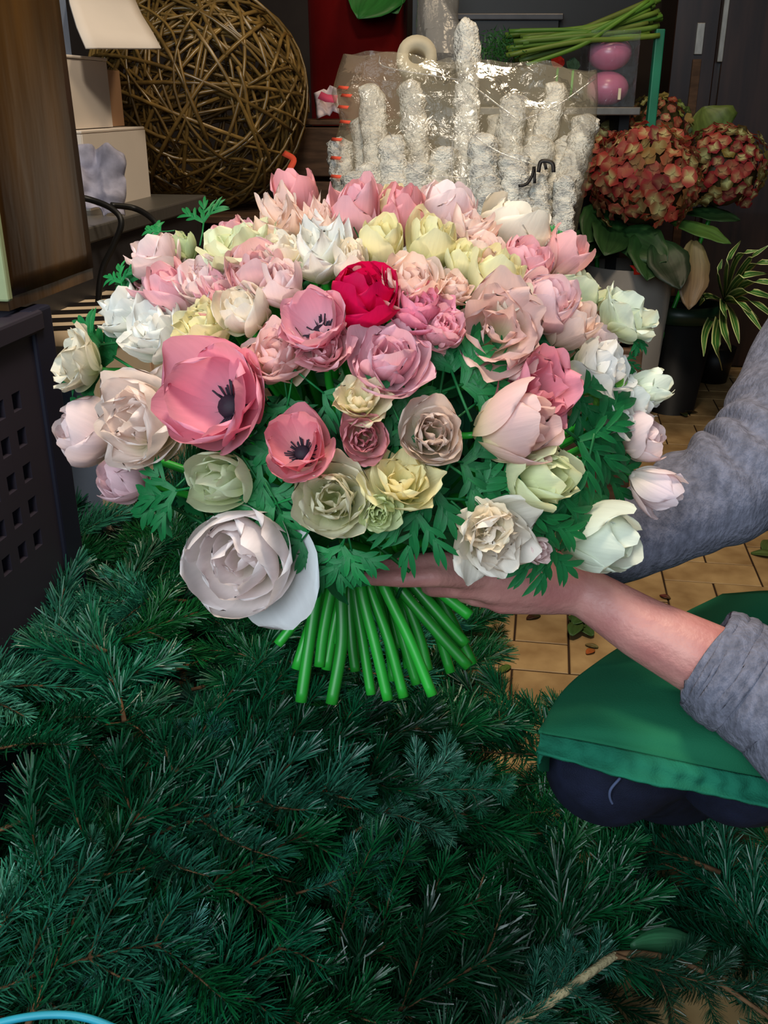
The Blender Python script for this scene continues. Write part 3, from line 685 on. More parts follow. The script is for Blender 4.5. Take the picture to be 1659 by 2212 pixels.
hb = Vector((gbp.x, gbp.y, 0.03))
hyd_f = hydrangea(1392, 392, 2.86, 116, 200, red, 'largest rosy hydrangea head in front of the others', hb)
hydrangea(1290, 360, 2.95, 78, 130, red, 'rusty red hydrangea head partly behind the clear bag', hb + Vector((-.05, 0, 0)))
hyd_b = hydrangea(1418, 282, 3.05, 74, 120, grn, 'greenish hydrangea head at the back of the bucket', hb + Vector((0, .05, 0)))
hyd_r = hydrangea(1558, 368, 2.98, 96, 170, dred, 'dark red hydrangea head on the right against the cabinet', hb + Vector((.05, .01, 0)))
hl = rgb(46, 78, 40)
for root, bs, tp, wd, cc_, nr in ((hyd_r, (1545, 300, 3.06), (1520, 230, 3.04), 0.17, rgb(96, 110, 52), CB), (hyd_f, (1330, 470, 2.95), (1310, 545, 2.8), 0.13, hl, CB), (hyd_f, (1340, 500, 2.9), (1440, 560, 2.8), 0.12, hl, CB),
                                   (hyd_f, (1450, 480, 2.9), (1580, 520, 2.8), 0.08, rgb(80, 116, 52), CB + CU), (hyd_f, (1300, 440, 2.95), (1270, 520, 2.85), 0.10, hl, CB), (hyd_r, (1500, 520, 2.85), (1490, 665, 2.8), 0.10, rgb(128, 104, 76), CB),
                                   (hyd_f, (1400, 500, 2.9), (1400, 600, 2.78), 0.13, hl, CB), (hyd_r, (1480, 460, 3.0), (1600, 470, 2.95), 0.09, rgb(40, 66, 36), CB + CU), (hyd_b, (1360, 280, 3.1), (1300, 268, 3.05), 0.05, rgb(196, 186, 120), CB),
                                   (hyd_f, (1420, 520, 2.85), (1470, 620, 2.76), 0.12, rgb(40, 50, 34), CB), (hyd_f, (1290, 500, 2.95), (1250, 560, 2.85), 0.1, hl, CB)):
    broad_leaf(root, 'leaf', P(*bs), P(*tp), nr, wd, M['leaf'], cc_, 0.2, rnd.random() * 9, 0.05)

# striped plant in a small black pot
pp0 = PZ(1536, 822, 0)
sp_root = thing('striped_plant', pp0, 'striped spiky-leaved plant in a small black pot at the right', 'plant')
b = MB(); b.lathe([(0.001, 0.002), (0.05, 0.002), (0.055, 0), (0.075, 0.13), (0.07, 0.13), (0.06, 0.11), (0.001, 0.11)], 24, pp0); b.build('pot', M['dark'], sp_root)
pc = Vector((pp0.x, pp0.y - 0.02, 0.30)); b = MB(); b.tube([pp0 + Vector((0, 0, 0.1)), pc], 0.011, 7); b.build('cane', M['stem'], sp_root)
def strap(base, mid, tip, wd, m=None):
    pts = catmull([base, mid, tip], 6); b = MB(); rows, ts, ws = [], [], []
    for i, p in enumerate(pts):
        p = Vector(p); q = i / (len(pts) - 1); t = Vector(pts[min(i + 1, len(pts) - 1)]) - Vector(pts[max(i - 1, 0)])
        s = t.cross(CB + Vector((0.2, 0, 0.3))).normalized(); u = s.cross(t).normalized(); hw = wd / 2 * min(1, 0.35 + 2.4 * q) * (1 - q ** 3) + 0.0008
        rows.append([p + s * hw * v + u * hw * 0.35 * abs(v) for v in (-1, -0.5, 0, 0.5, 1)]); ts += [q] * 5; ws += [0.02, 0.25, 0.5, 0.75, 0.98]
    b.grid(rows, False, ts, ws); o = b.build('leaf', m or M['striped'], sp_root); o.modifiers.new('thick', 'SOLIDIFY').thickness = 0.001
dP = 3.05
for tp, md, wd in (((1659, 590), (1600, 600), .026), ((1700, 570), (1620, 575), .026), ((1690, 650), (1610, 630), .03), ((1650, 720), (1600, 660), .032), ((1597, 742), (1580, 680), .034), ((1580, 760), (1560, 700), .03), ((1560, 800), (1545, 730), .034),
                   ((1520, 770), (1525, 710), .026), ((1640, 540), (1590, 560), .02), ((1600, 520), (1570, 570), .02), ((1660, 530), (1610, 570), .018), ((1560, 560), (1550, 600), .022), ((1690, 700), (1620, 650), .03), ((1570, 690), (1560, 660), .03), ((1510, 660), (1525, 640), .022), ((1720, 620), (1620, 610), .024), ((1640, 690), (1590, 650), .028)):
    strap(pc, P(*md, dP - rnd.uniform(0.05, 0.2)), P(*tp, dP - rnd.uniform(0.0, 0.28)), wd)

# ------------------------------------------------------------------ fir branches heaped on the floor
def needles_np(tw, rng, dens, nl):
    V, Rn, Tt = [], [], []
    for pts, up in tw:
        pts = np.array(pts); seg = np.diff(pts, axis=0); ln = np.linalg.norm(seg, axis=1); cum = np.concatenate([[0], np.cumsum(ln)]); tot = cum[-1]
        n = int(tot * 100 * dens)
        s = np.sort(rng.uniform(0.06 * tot, tot, n)); k = np.clip(np.searchsorted(cum, s) - 1, 0, len(seg) - 1)
        f = ((s - cum[k]) / ln[k])[:, None]; pos = pts[k] + seg[k] * f; t = seg[k] / ln[k][:, None]
        upv = np.tile(np.array(up, float), (n, 1)); sd = np.cross(t, upv); sd /= np.linalg.norm(sd, axis=1)[:, None]; upv = np.cross(sd, t)
        al = np.where(rng.random(n) < 0.68, np.sign(rng.random(n) - 0.5) * rng.normal(1.35, 0.28, n), rng.normal(0, 0.6, n))
        tip = np.clip((tot - s) / 0.02, 0, 1)
        fw = rng.normal(0.95, 0.14, n) * (0.45 + 0.55 * tip)
        rad = np.cos(al)[:, None] * upv + np.sin(al)[:, None] * sd
        d = np.cos(fw)[:, None] * t + np.sin(fw)[:, None] * rad
        L = nl * rng.uniform(0.75, 1.1, n) * (0.75 + 0.25 * tip)
        wv = np.cross(d, rad); wv /= np.linalg.norm(wv, axis=1)[:, None]
        tw_ = rng.normal(0, 0.5, n)[:, None]; nn = np.cross(wv, d); wv = wv * np.cos(tw_) + nn * np.sin(tw_)
        W = 0.00085
        mid = pos + d * (L * 0.5)[:, None] + rad * 0.0012; tp = pos + d * L[:, None]+ t * 0.0015
        V.append(np.stack([pos - wv * W * .7, pos + wv * W * .7, mid - wv * W, mid + wv * W, tp - wv * W * .55, tp + wv * W * .55], 1))
        r = rng.random(n); Rn.append(np.repeat(r, 6)); Tt.append(np.tile([0, 0, .5, .5, 1, 1], n))
    V = np.concatenate(V).reshape(-1, 3); Rn = np.concatenate(Rn); Tt = np.concatenate(Tt)
    n = len(V) // 6; b = (np.arange(n) * 6)[:, None]
    F = np.concatenate([b + [0, 1, 3, 2], b + [2, 3, 5, 4]], 1).reshape(-1, 4)
    return V, F, Rn, Tt
def quad_mesh(name, V, F, attrs, m):
    me = bpy.data.meshes.new(name); me.vertices.add(len(V)); me.vertices.foreach_set('co', V.astype(np.float32).ravel())
    me.loops.add(F.size); me.loops.foreach_set('vertex_index', F.astype(np.int32).ravel())
    me.polygons.add(len(F)); me.polygons.foreach_set('loop_start', np.arange(0, F.size, 4, dtype=np.int32)); me.polygons.foreach_set('loop_total', np.full(len(F), 4, np.int32))
    for k, a in attrs.items():
        at = me.attributes.new(k, 'FLOAT', 'POINT'); at.data.foreach_set('value', a.astype(np.float32))
    me.materials.append(m); me.update(calc_edges=True); me.validate(); return me
def fir_proto(seed, L, pairs, dens=21, nl=0.031, bend=0.0):
    rng = np.random.default_rng(seed); r2 = random.Random(seed)
    def curve(p0, ang, ln, lift):
        out = []; n = 9
        for i in range(n):
            q = i / (n - 1); a = ang + 0.12 * math.sin(q * 2 + seed) * (1 if ang >= 0 else -1)
            out.append((p0[0] + math.cos(a) * ln * q, p0[1] + math.sin(a) * ln * q, p0[2] + lift * ln * q - 0.18 * ln * q * q + bend * ln * q * q))
        return out
    main = curve((0, 0, 0), 0.0, L, 0.08); tw = [(main, (0, 0, 1))]
    for k in range(pairs):
        q = 0.26 + 0.62 * k / max(1, pairs - 1); i = q * 8; p = np.array(main[int(i)]) * (1 - i % 1) + np.array(main[min(8, int(i) + 1)]) * (i % 1)
        for sgn in (-1, 1):
            ln = L * (0.52 * (1 - q) + 0.09) * r2.uniform(0.8, 1.2)
            tw.append((curve(p, sgn * r2.uniform(0.7, 0.95), ln, 0.06 + r2.uniform(-0.05, 0.18)), (0, 0, 1)))
    V, F, Rn, Tt = needles_np(tw, rng, dens, nl)
    b = MB()
    for k, (pts, _) in enumerate(tw):
        r0 = 0.0032 if k == 0 else 0.0018; b.tube(pts, [r0 * (1 - 0.65 * i / 8) for i in range(9)], 5)
    return b.mesh('fir_branch', M['twig']), quad_mesh('needles', V, F, {'w': Rn, 't': Tt}, M['needle'])
PROTO = [fir_proto(11, 0.34, 4), fir_proto(12, 0.28, 3), fir_proto(13, 0.22, 2, 22), fir_proto(14, 0.30, 4, 20, 0.029, 0.1), fir_proto(15, 0.17, 1, 23, 0.032), fir_proto(16, 0.38, 5)]
FG = 'fir branches heaped on the floor'
def fir(k, loc, dirv, up, s=1.0, col=(14, 66, 44), label=None, var=0.25):
    a, n_ = PROTO[k]
    o = bpy.data.objects.new('fir_branch', a); COL.objects.link(o); c = bpy.data.objects.new('needles', n_); COL.objects.link(c); c.parent = o; c['kind'] = 'stuff'
    setm(o, loc, frame(dirv, up), s); f = rnd.uniform(1 - var, 1 + var)
    c.color = (*[v * f for v in rgb(*col)], 0.35)
    tag(o, label or 'dark green fir branch buried in the heap on the floor', 'fir branch', FG); return o
def heap_h(x, y):
    h = 0.30 * math.exp(-((x + 0.62) / 0.55) ** 2 - ((y - 1.45) / 0.7) ** 2) + 0.20 * math.exp(-((x + 0.15) / 0.55) ** 2 - ((y - 0.95) / 0.6) ** 2)
    return max(0.03, h)
def in_heap(x, y):
    if y < 0.45 or y > 1.78: return False
    if y > 1.2: return x < 0.16 - 0.55 * max(0, y - 1.45) and x > -1.0
    if y > 0.98: return x < 0.16 + (1.2 - y) * 1.0
    return x < 0.50 and not (0.27 < x < 0.42 and 0.76 < y < 0.90)
cnt = 0; pool = []
gx = 0.105
for iy in range(0, 15):
    for ix in range(-11, 8):
        x = ix * gx + (gx / 2 if iy % 2 else 0) + rnd.uniform(-0.03, 0.03); y = 0.46 + iy * 0.095 + rnd.uniform(-0.03, 0.03)
        if not in_heap(x, y): continue
        h = heap_h(x, y)
        az = math.radians(rnd.choice([rnd.uniform(20, 80), rnd.uniform(80, 150), rnd.uniform(-20, 40), rnd.uniform(150, 200)]))
        if y < 1.0 and x < 0.2: az = math.radians(rnd.uniform(5, 75))
        if y > 1.2 and x < -0.3: az = math.radians(rnd.uniform(50, 140))
        for layer in range(2 if h > 0.08 else 1):
            zz = h * (1.0 if layer == 0 else rnd.uniform(0.3, 0.6)); a2 = az + (rnd.uniform(-0.9, 0.9) if layer else 0)
            tl = rnd.uniform(0.0, 0.35) if layer == 0 else rnd.uniform(-0.1, 0.1)
            d = Vector((math.cos(a2), math.sin(a2), tl)); k = rnd.choice([0, 1, 2, 3, 5, 1, 3])
            L = (0.34, 0.28, 0.22, 0.30, 0.17, 0.38)[k]
            p = Vector((x, y, max(0.014, zz))) - d.normalized() * L * 0.55
            if p.z < 0.012: p.z = 0.012
            e = p + d.normalized() * L
            if (not in_heap(e.x, e.y) and x > -0.2 and y > 0.95 or y > 1.12 and x > -0.3 and not in_heap(p.x - 0.03, p.y)): continue
            if any(abs(q_[0] - gx_) < w_ and abs(q_[1] - gy_) < h_ for q_ in (project(p + (e - p) * t_) for t_ in (0, .25, .5, .75, 1)) for gx_, gy_, w_, h_ in ((1410, 2170, 130, 120), (1625, 1805, 95, 60))): continue
            pool.append((k, p, d))
rnd.shuffle(pool)
def zone(x, y):
    if y < 1280: return 'fir branch at the far end of the heap by the violet crate and cream carton' if x < 420 else 'fir branch at the shaded far end of the heap behind the big white bloom'
    if y < 1560: return 'fir branch in the shaded left flank of the heap below the violet crate' if x < 420 else 'fir branch in the heap right under the cut ends of the bouquet stems'
    if x > 1150: return 'fir branch of the heap lying in front of the jeans and green apron'
    if y < 1880: return 'fir branch on the left slope of the heap, half way down' if x < 500 else 'fir branch in the middle of the heap between stem ends and apron corner'
    return 'fir branch in the near left part of the heap above the cyan cord' if x < 500 else 'fir branch in the near middle part of the heap, closest to the viewer'
for k, p, d in pool[:285]:
    up = Vector((rnd.gauss(0, 0.3), -0.25 + rnd.gauss(0, 0.3), 1))
    c_ = p + d.normalized() * 0.15; zx, zy, _ = project(c_)
    fir(k, p, d, up, rnd.uniform(0.85, 1.1), rnd.choice([(10, 82, 42), (8, 68, 38), (16, 92, 40), (14, 90, 60), (44, 116, 90), (6, 54, 30), (10, 84, 50)]), zone(zx, zy), var=0.35)
def fir_px(k, b0, d0, b1, d1, col, label, s=None, up=None):
    p, q = P(*b0, d0), P(*b1, d1); L = (0.34, 0.28, 0.22, 0.30, 0.17, 0.38)[k]
    fir(k, p, q - p, up or (CB * 0.7 + Vector((0, 0, 1))), s or (q - p).length / L, col, label, 0.0)
fir_px(4, (-90, 1500), 1.12, (62, 1520), 1.08, (90, 170, 140), 'pale blue-green fir tip entering at the left edge')
fir_px(1, (60, 2180), 0.93, (430, 2060), 0.92, (84, 150, 136), 'bluish fir spray lying in the lower left of the heap')
fir_px(2, (110, 1960), 0.98, (210, 1815), 0.97, (60, 118, 92), 'pale upright fir tip left of the heap centre')
fir_px(2, (955, 1392), 1.83, (1092, 1368), 1.84, (26, 66, 34), 'fir tip reaching over the tiles right of the stems')
fir_px(2, (955, 1525), 1.68, (1085, 1462), 1.74, (22, 64, 38), 'fir tip reaching over the tiles below the stem ends')
fir_px(2, (1150, 1640), 1.57, (1030, 1560), 1.63, (20, 56, 30), 'dark fir tip on the tiles beside the apron corner')
fir_px(4, (970, 1262), 1.97, (1062, 1290), 1.94, (24, 60, 32), 'small fir tip on the tiles under the fingers')
fir_px(2, (930, 1590), 1.55, (1010, 1500), 1.66, (20, 62, 38), 'upright fir tip at the heap edge right of the stem ends')
fir_px(2, (120, 1210), 1.75, (225, 1085), 1.72, (20, 62, 36), 'fir tip standing up in front of the cream carton')
fir_px(2, (110, 1230), 1.6, (90, 1105), 1.58, (12, 50, 34), 'dark fir tip standing against the violet crate')
fir_px(2, (330, 1240), 1.75, (300, 1110), 1.74, (16, 46, 26), 'dark fir tip standing under the left edge of the bouquet')
fir_px(1, (760, 1800), 1.05, (1010, 1640), 1.12, (66, 128, 104), 'pale fir spray right of the heap centre pointing to the apron')
fir_px(1, (900, 1700), 1.10, (1100, 1720), 1.08, (40, 108, 80), 'fir spray just left of the jeans')
fir_px(1, (640, 1930), 1.0, (905, 1850), 1.0, (44, 112, 90), 'lighter fir spray in the middle of the heap')
fir_px(3, (330, 1750), 1.06, (480, 1560), 1.13, (36, 100, 84), 'blue-green fir spray below the big white bloom')
# one thick pale twig across the lower right
tw = thing('bare_twig', P(1150, 2205, 1.06), 'pale thick fir twig bent across the lower right of the heap', 'twig')
b = MB(); b.tube(catmull([P(1020, 2260, 0.93), P(1150, 2190, 0.95), P(1290, 2090, 0.97), P(1330, 2062, 0.98)], 8), [0.0058 - 0.00007 * i for i in range(25)], 8, disp=lambda s, a: 1 + 0.18 * noise.noise(Vector((s * 40, a * 2, 0)))); tw_m = mat('pale_twig', rgb(150, 136, 104), 0.85, 0.2, 0.3, 60, bump=0.5, bscale=200); b.build('stalk', tw_m, tw)
b = MB(); b.tube(catmull([P(1325, 2064, 0.98), P(1400, 2062, 0.98), P(1500, 2090, 0.97), P(1680, 2210, 0.94)], 8), [0.0044 - 0.0001 * i for i in range(25)], 8); b.build('side_stalk', M['twig'], tw)
fir_px(1, (1330, 2062), 0.975, (1650, 2185), 0.945, (18, 62, 42), 'fir spray growing from the pale thick twig')
fir_px(1, (1060, 2245), 0.94, (1345, 2080), 0.975, (40, 96, 76), 'fir needles around the pale thick twig')
fir_px(2, (1180, 2160), 0.96, (1260, 2050), 0.97, (40, 92, 74), 'short fir tip rising beside the pale thick twig')
lf = thing('fallen_leaf', P(1440, 2050, 1.08), 'single broad green leaf lying on the fir at lower right', 'leaf')
broad_leaf(lf, 'leaf_blade', P(1362, 2048, 1.0), P(1530, 2050, 1.0), CB + CU, 0.042, M['leaf'], rgb(48, 98, 66), 0.15, 3)
cord('cyan_cord', [P(-60, 2225, 0.86), P(40, 2200, 0.86), P(120, 2192, 0.86), P(190, 2200, 0.86), P(260, 2226, 0.86)], 0.0035, M['cyan'], 'cyan cord loop showing at the bottom left corner', 'cord')

# debris on the tiles
def scrap(px, py, size, col, label, m='leaf', n=1):
    root = thing('leaf_scrap', PZ(px, py), label, 'leaf scrap', 'scraps on the tiles')
    for k in range(n):
        a = rnd.uniform(0, 6.28); c = PZ(px, py) + Vector((rnd.uniform(-1, 1), rnd.uniform(-1, 1), 0)) * size * 0.5 * (n > 1) + Vector((0, 0, 0.004 + 0.003 * k))
        d = Vector((math.cos(a), math.sin(a), 0.1)) * size * rnd.uniform(0.7, 1.1)
        broad_leaf(root, 'leaf_blade', c - d / 2, c + d / 2, (0, 0, 1), size * 0.5, M[m], rgb(*col), 0.3, k + px)
scrap(1265, 1355, 0.06, (70, 90, 44), 'cluster of cut leaves on tiles above the forearm shadow', n=6)
scrap(1152, 1335, 0.035, (70, 40, 26), 'dark brown scrap on the tile under the hand')
scrap(1090, 1448, 0.035, (96, 120, 52), 'small green leaf on the tile beside the stem ends')
scrap(1275, 1410, 0.03, (176, 90, 40), 'orange scrap beside the green apron edge')
scrap(1278, 1398, 0.025, (120, 100, 60), 'tan scrap above the orange one')
scrap(1095, 1310, 0.035, (140, 150, 90), 'pale green bud on the tile below the hand')
scrap(1436, 1292, 0.03, (100, 40, 34), 'reddish scrap on the tiles right of the wrist')
scrap(1650, 1190, 0.07, (90, 104, 54), 'green leaf cut by the right picture edge on the tiles', n=2)
scrap(1585, 1800, 0.07, (96, 104, 44), 'yellow-green leaf pieces on the tiles under the jeans', n=4)
scrap(1000, 1300, 0.08, (40, 84, 34), 'broad green leaf on the tiles behind the stem ends', n=3)
scrap(1010, 1390, 0.10, (34, 60, 30), 'dark leaf on the tiles behind the stems', n=3)
scrap(1475, 895, 0.05, (60, 44, 24), 'dry leaf strips at the foot of the black bucket', n=4)

# ------------------------------------------------------------------ bouquet
BC = P(785, 985, 0.90); BR_ = 0.235                   # centre and radius of the dome of blooms
BIND = P(850, 1215, 0.90)
bq = thing('bouquet', BIND, 'large round hand-tied bouquet of pink, white and cream blooms held in the middle', 'bouquet')
def petal_mesh(L, W, phi0, phi1, rc, ruff, seed, r0=0.004, z0=0.0, nv=11, nu=5, tipw=0.45, point=0.0):
    r2 = random.Random(seed); b = MB(); rows, ts, ws = [], [], []; NF = 40
    ph = [r2.uniform(0, 6.28) for _ in range(4)]; f1, f2 = r2.uniform(3.2, 4.6), r2.uniform(6, 8)
    lr, lz, lp = [r0], [z0], [math.radians(phi0)]
    for i in range(1, NF + 1):
        p = math.radians(phi0 + (phi1 - phi0) * (i / NF) ** 1.15); lr.append(lr[-1] + math.sin(p) * L / NF); lz.append(lz[-1] + math.cos(p) * L / NF); lp.append(p)
    ss_ = [i / NF for i in range(NF + 1)]
    for i in range(nv + 1):
        s0 = i / nv; row = []
        wd = W * (0.28 + 0.72 * math.sin(math.pi * 0.5 * min(1, s0 / 0.62)) if s0 < 0.62 else tipw + (1 - tipw) * math.sqrt(max(0, 1 - ((s0 - 0.62) / 0.38) ** 2)))
        for j in range(-nu, nu + 1):
            v = j / nu; s = s0 * (1 - (0.20 + 0.12 * point) * abs(v) ** (2.2 - 0.8 * min(1, point))) * (1 + 0.03 * math.sin(5 * v + ph[3]))
            s = min(1.0, s); r, z, phi = np.interp(s, ss_, lr), np.interp(s, ss_, lz), np.interp(s, ss_, lp)
            nx, nz = math.cos(phi), -math.sin(phi); a = v * wd / rc
            x = r - rc * (1 - math.cos(a)); y = rc * math.sin(a)
            e = ruff * L * s * s * (0.35 + 0.65 * abs(v)) * (0.65 * math.sin(f1 * v + ph[0]) + 0.35 * math.sin(f2 * v + ph[1] + 2 * s)) + 0.03 * L * math.sin(3 * s + ph[2]) * v
            row.append(Vector((x + nx * e, y, z + nz * e))); ts.append(s); ws.append((v + 1) / 2)
        rows.append(row)
    b.grid(rows, False, ts, ws); return b
# kind: layers of (count, L, W, phi0, phi1, cup radius, ruffle, root radius, root height, is its own part)
KIND = {
    'open':   (0.078, [(5, .050, .032, 70, 14, .036, .07, .004, 0, 1), (5, .045, .027, 56, 2, .032, .08, .003, .002, 1)]),
    'cup':    (0.056, [(5, .052, .023, 52, -16, .022, .05, .003, 0, 1), (4, .049, .020, 36, -20, .019, .07, .002, .002, 1), (4, .042, .015, 24, -16, .014, .10, .002, .003, 0)]),
    'double': (0.072, [(6, .044, .026, 66, 14, .028, .08, .003, 0, 1), (6, .042, .023, 48, 0, .024, .11, .003, .002, 1), (5, .038, .019, 32, -12, .018, .15, .002, .003, 0), (4, .032, .015, 18, -14, .013, .2, .002, .004, 0)]),
    'ruffle': (0.080, [(6, .050, .028, 62, 36, .032, .15, .003, 0, 1), (5, .046, .025, 46, 16, .025, .2, .003, .002, 1), (4, .038, .017, 24, 0, .016, .24, .002, .003, 0)]),
    'point':  (0.070, [(7, .050, .017, 56, 20, .020, .06, .003, 0, 1), (6, .046, .016, 36, 4, .018, .08, .003, .002, 1), (5, .038, .012, 20, -4, .012, .10, .002, .003, 0)]),
    'globe':  (0.078, [(6, .058, .032, 70, -24, .034, .04, .004, 0, 1), (5, .052, .028, 54, -30, .030, .06, .004, .002, 1), (4, .045, .022, 36, -26, .021, .1, .003, .003, 0), (3, .036, .016, 20, -18, .014, .14, .002, .003, 0)]),
}
PM = {}
for kd, (nom, lay) in KIND.items():
    for li, (n, L, W, p0, p1, rc, rf, r0, z0, own) in enumerate(lay):
        PM[kd, li] = [petal_mesh(L, W, p0 + d, p1 + d * 0.8, rc, rf, 31 * li + s * 7 + len(kd), r0, z0, tipw=0.3 if kd == 'point' else 0.5, point=1.0 if kd == 'point' else 0.15) for s, d in enumerate((0, 7, -6))]
PME = {k: [b.mesh('petal', M['petal']) for b in v] for k, v in PM.items()}
def core_mesh(kd, seed):
    r2 = random.Random(seed); b = MB(); lay = KIND[kd][1]
    for li, l in enumerate(lay):
        if l[9]: continue
        for k in range(l[0]):
            src = PM[kd, li][r2.randrange(3)]; q = Matrix.Rotation(2 * math.pi * k / l[0] + li * 0.5 + r2.uniform(-.2, .2), 3, 'Z')
            b.add([q @ Vector(v) for v in src.v], src.f, src.t, src.w)
    b.ball((0, 0, 0.001), 0.006, 8, 6, (1, 1, 0.7)); return b
CORE = {kd: [core_mesh(kd, s).mesh('bloom', M['petal']) for s in range(2)] for kd in KIND}
sb = MB(); sb.ball((0, 0, 0.008), 0.0085, 12, 8, (1, 1, 0.8)); sb_me = sb.mesh('stamen_head', M['pollen'])
ss = MB(); r2 = random.Random(5)
for k in range(46):
    a = k * 2.4; q = Vector((math.cos(a), math.sin(a), 0)); ss.tube([q * 0.004 + Vector((0, 0, 0.004)), q * r2.uniform(0.012, 0.019) + Vector((0, 0, r2.uniform(0.008, 0.018)))], [0.0005, 0.0009], 4)
ss_me = ss.mesh('stamens', M['pollen'])
flowers = []
NAMES = {'open': 'anemone_bloom', 'cup': 'tulip_bloom', 'double': 'ranunculus_bloom', 'ruffle': 'lisianthus_bloom', 'point': 'star_bloom', 'globe': 'peony_bloom'}
def sphere_hit(px, py, rad, c=None):
    c = c or BC; o = Vector((0, 0, CH)); d = ray(px, py).normalized(); oc = c - o; t = oc.dot(d); m2 = oc.length_squared - t * t
    if m2 < rad * rad: return o + d * (t - math.sqrt(rad * rad - m2))
    p = o + d * t; return p
def flower(px, py, dpx, kd, col, green=0.5, face=None, label=None, back=0.0, name=None, wide=1.0):
    c = sphere_hit(px, py, BR_) + ray(px, py).normalized() * back
    d = (c - Vector((0, 0, CH))).dot(Vector((0, CP, -SP)))
    ax = (c - (BC + Vector((0, 0, -0.09)))).normalized()
    if col is not HOT: col = pale(col, 0.28)
    if face: ax = (ax * 0.35 + CR * face[0] + CU * face[1] + CB * face[2]).normalized()
    nom, lay = KIND[kd]; s = 1.2 * dpx * d / FPX / nom
    base = c - ax * 0.026 * s
    o = bpy.data.objects.new(name or NAMES[kd], CORE[kd][rnd.randrange(2)]); COL.objects.link(o); put(o, bq)
    setm(o, base, zframe(ax, rnd.uniform(0, 6)), s); o.color = (*col, green)
    if label: o['label'] = label
    for li, l in enumerate(lay):
        if not l[9]: continue
        for k in range(l[0]):
            p = bpy.data.objects.new('petal', PME[kd, li][rnd.randrange(3)]); COL.objects.link(p); p.parent = o
            p.matrix_basis = Matrix.Rotation(2 * math.pi * k / l[0] + li * 0.5 + rnd.uniform(-.2, .2), 4, 'Z') @ Matrix.Rotation(rnd.uniform(-.22, .16), 4, 'Y') @ Matrix.Scale(rnd.uniform(0.88, 1.1), 4)
            f = rnd.uniform(0.94, 1.04); p.color = (*[min(1, v * f) for v in col], min(1, max(0, green * rnd.uniform(0.5, 1.3))))
    if kd == 'open':
        for nm, me in (('stamen_head', sb_me), ('stamens', ss_me)):
            p = bpy.data.objects.new(nm, me); COL.objects.link(p); p.parent = o; p.scale = (.85, .85, .7)
    flowers.append((base, ax)); return o, base, ax, s
def pale(c, k): return tuple(v + (1 - v) * k * 0.9 for v in c)
CRM, BLU, PNK, HOT, GRN, YEL, WHT, COR, MAU, PEA, BEI = (rgb(250, 236, 212), rgb(250, 216, 214), rgb(244, 160, 172), rgb(222, 16, 88), rgb(228, 234, 184), rgb(246, 236, 168), rgb(246, 244, 236), rgb(240, 132, 140), rgb(228, 178, 188), rgb(250, 212, 192), rgb(232, 204, 180))
for f in [
    (640, 432, 120, 'cup', COR, .2), (602, 468, 165, 'point', PEA, .5), (772, 452, 140, 'cup', PNK, .3), (842, 440, 76, 'cup', YEL, .8), (872, 462, 120, 'cup', COR, .2), (958, 452, 140, 'globe', BLU, .3),
    (1012, 490, 150, 'double', PEA, .3), (1108, 496, 165, 'globe', CRM, .3), (1176, 508, 60, 'double', CRM, .4), (500, 498, 95, 'double', PNK, .3), (520, 530, 180, 'ruffle', GRN, .9), (690, 540, 165, 'point', WHT, .5),
    (826, 524, 105, 'cup', YEL, 1.0), (935, 520, 115, 'cup', YEL, .9), (1040, 540, 120, 'double', PEA, .5), (332, 548, 135, 'double', BLU, .3), (396, 530, 62, 'cup', rgb(190, 205, 120), 1.0), (340, 612, 140, 'point', PNK, .4), (446, 600, 150, 'double', BLU, .6),
    (470, 630, 120, 'point', PNK, .3), (558, 586, 140, 'globe', rgb(240, 176, 176), .5), (608, 610, 110, 'cup', BLU, .6), (885, 606, 160, 'double', PEA, .3), (1136, 562, 120, 'globe', PNK, .3), (1070, 596, 130, 'cup', YEL, .6), (1222, 556, 105, 'cup', rgb(244, 160, 160), .3),
    (1250, 620, 150, 'double', GRN, .8), (1360, 676, 145, 'ruffle', rgb(232, 240, 214), .7), (262, 668, 150, 'double', WHT, .5), (372, 632, 120, 'cup', PNK, .4), (330, 710, 160, 'double', WHT, .3), (436, 700, 150, 'double', YEL, .8), (528, 668, 130, 'globe', CRM, .7),
    (785, 636, 160, 'globe', HOT, 0, (.15, .55, .6), 'hot pink anemone in the middle of the dome'), (906, 660, 140, 'double', rgb(246, 122, 164), 0), (962, 706, 120, 'double', rgb(246, 160, 178), .2), (1096, 640, 130, 'double', CRM, .5), (1180, 652, 150, 'globe', rgb(240, 190, 196), .2),
    (596, 762, 165, 'double', rgb(248, 196, 190), .5), (700, 752, 120, 'ruffle', PNK, .2), (842, 772, 190, 'double', rgb(240, 170, 188), .1), (1300, 728, 140, 'double', BLU, .5), (1310, 790, 160, 'double', rgb(240, 236, 232), .5),
    (1230, 700, 110, 'cup', PEA, .3), (1376, 852, 130, 'double', WHT, .3), (1402, 836, 90, 'cup', rgb(240, 244, 220), .7), (1392, 944, 120, 'globe', BLU, .4), (1340, 900, 110, 'double', WHT, .5),
    (186, 930, 150, 'globe', BLU, .2), (268, 1030, 130, 'globe', MAU, .1, None, None, .03), (1096, 440+60, 90, 'cup', PEA, .3), (700, 470, 110, 'point', PEA, .5), (760, 560, 90, 'cup', CRM, .5), (600, 540, 110, 'double', CRM, .5), (985, 620, 90, 'double', PEA, .5), (1000, 560, 80, 'cup', YEL, .6),
]:
    flower(*f)
flower(450, 862, 245, 'open', rgb(240, 112, 150), 0, (-.38, .0, .75), 'wide open pink anemone with black centre, largest of the pink ones', -.02)
flower(672, 690, 165, 'open', rgb(240, 146, 170), 0, (-.35, .25, .75), 'pale pink anemone with dark centre left of the hot pink one', -.015)
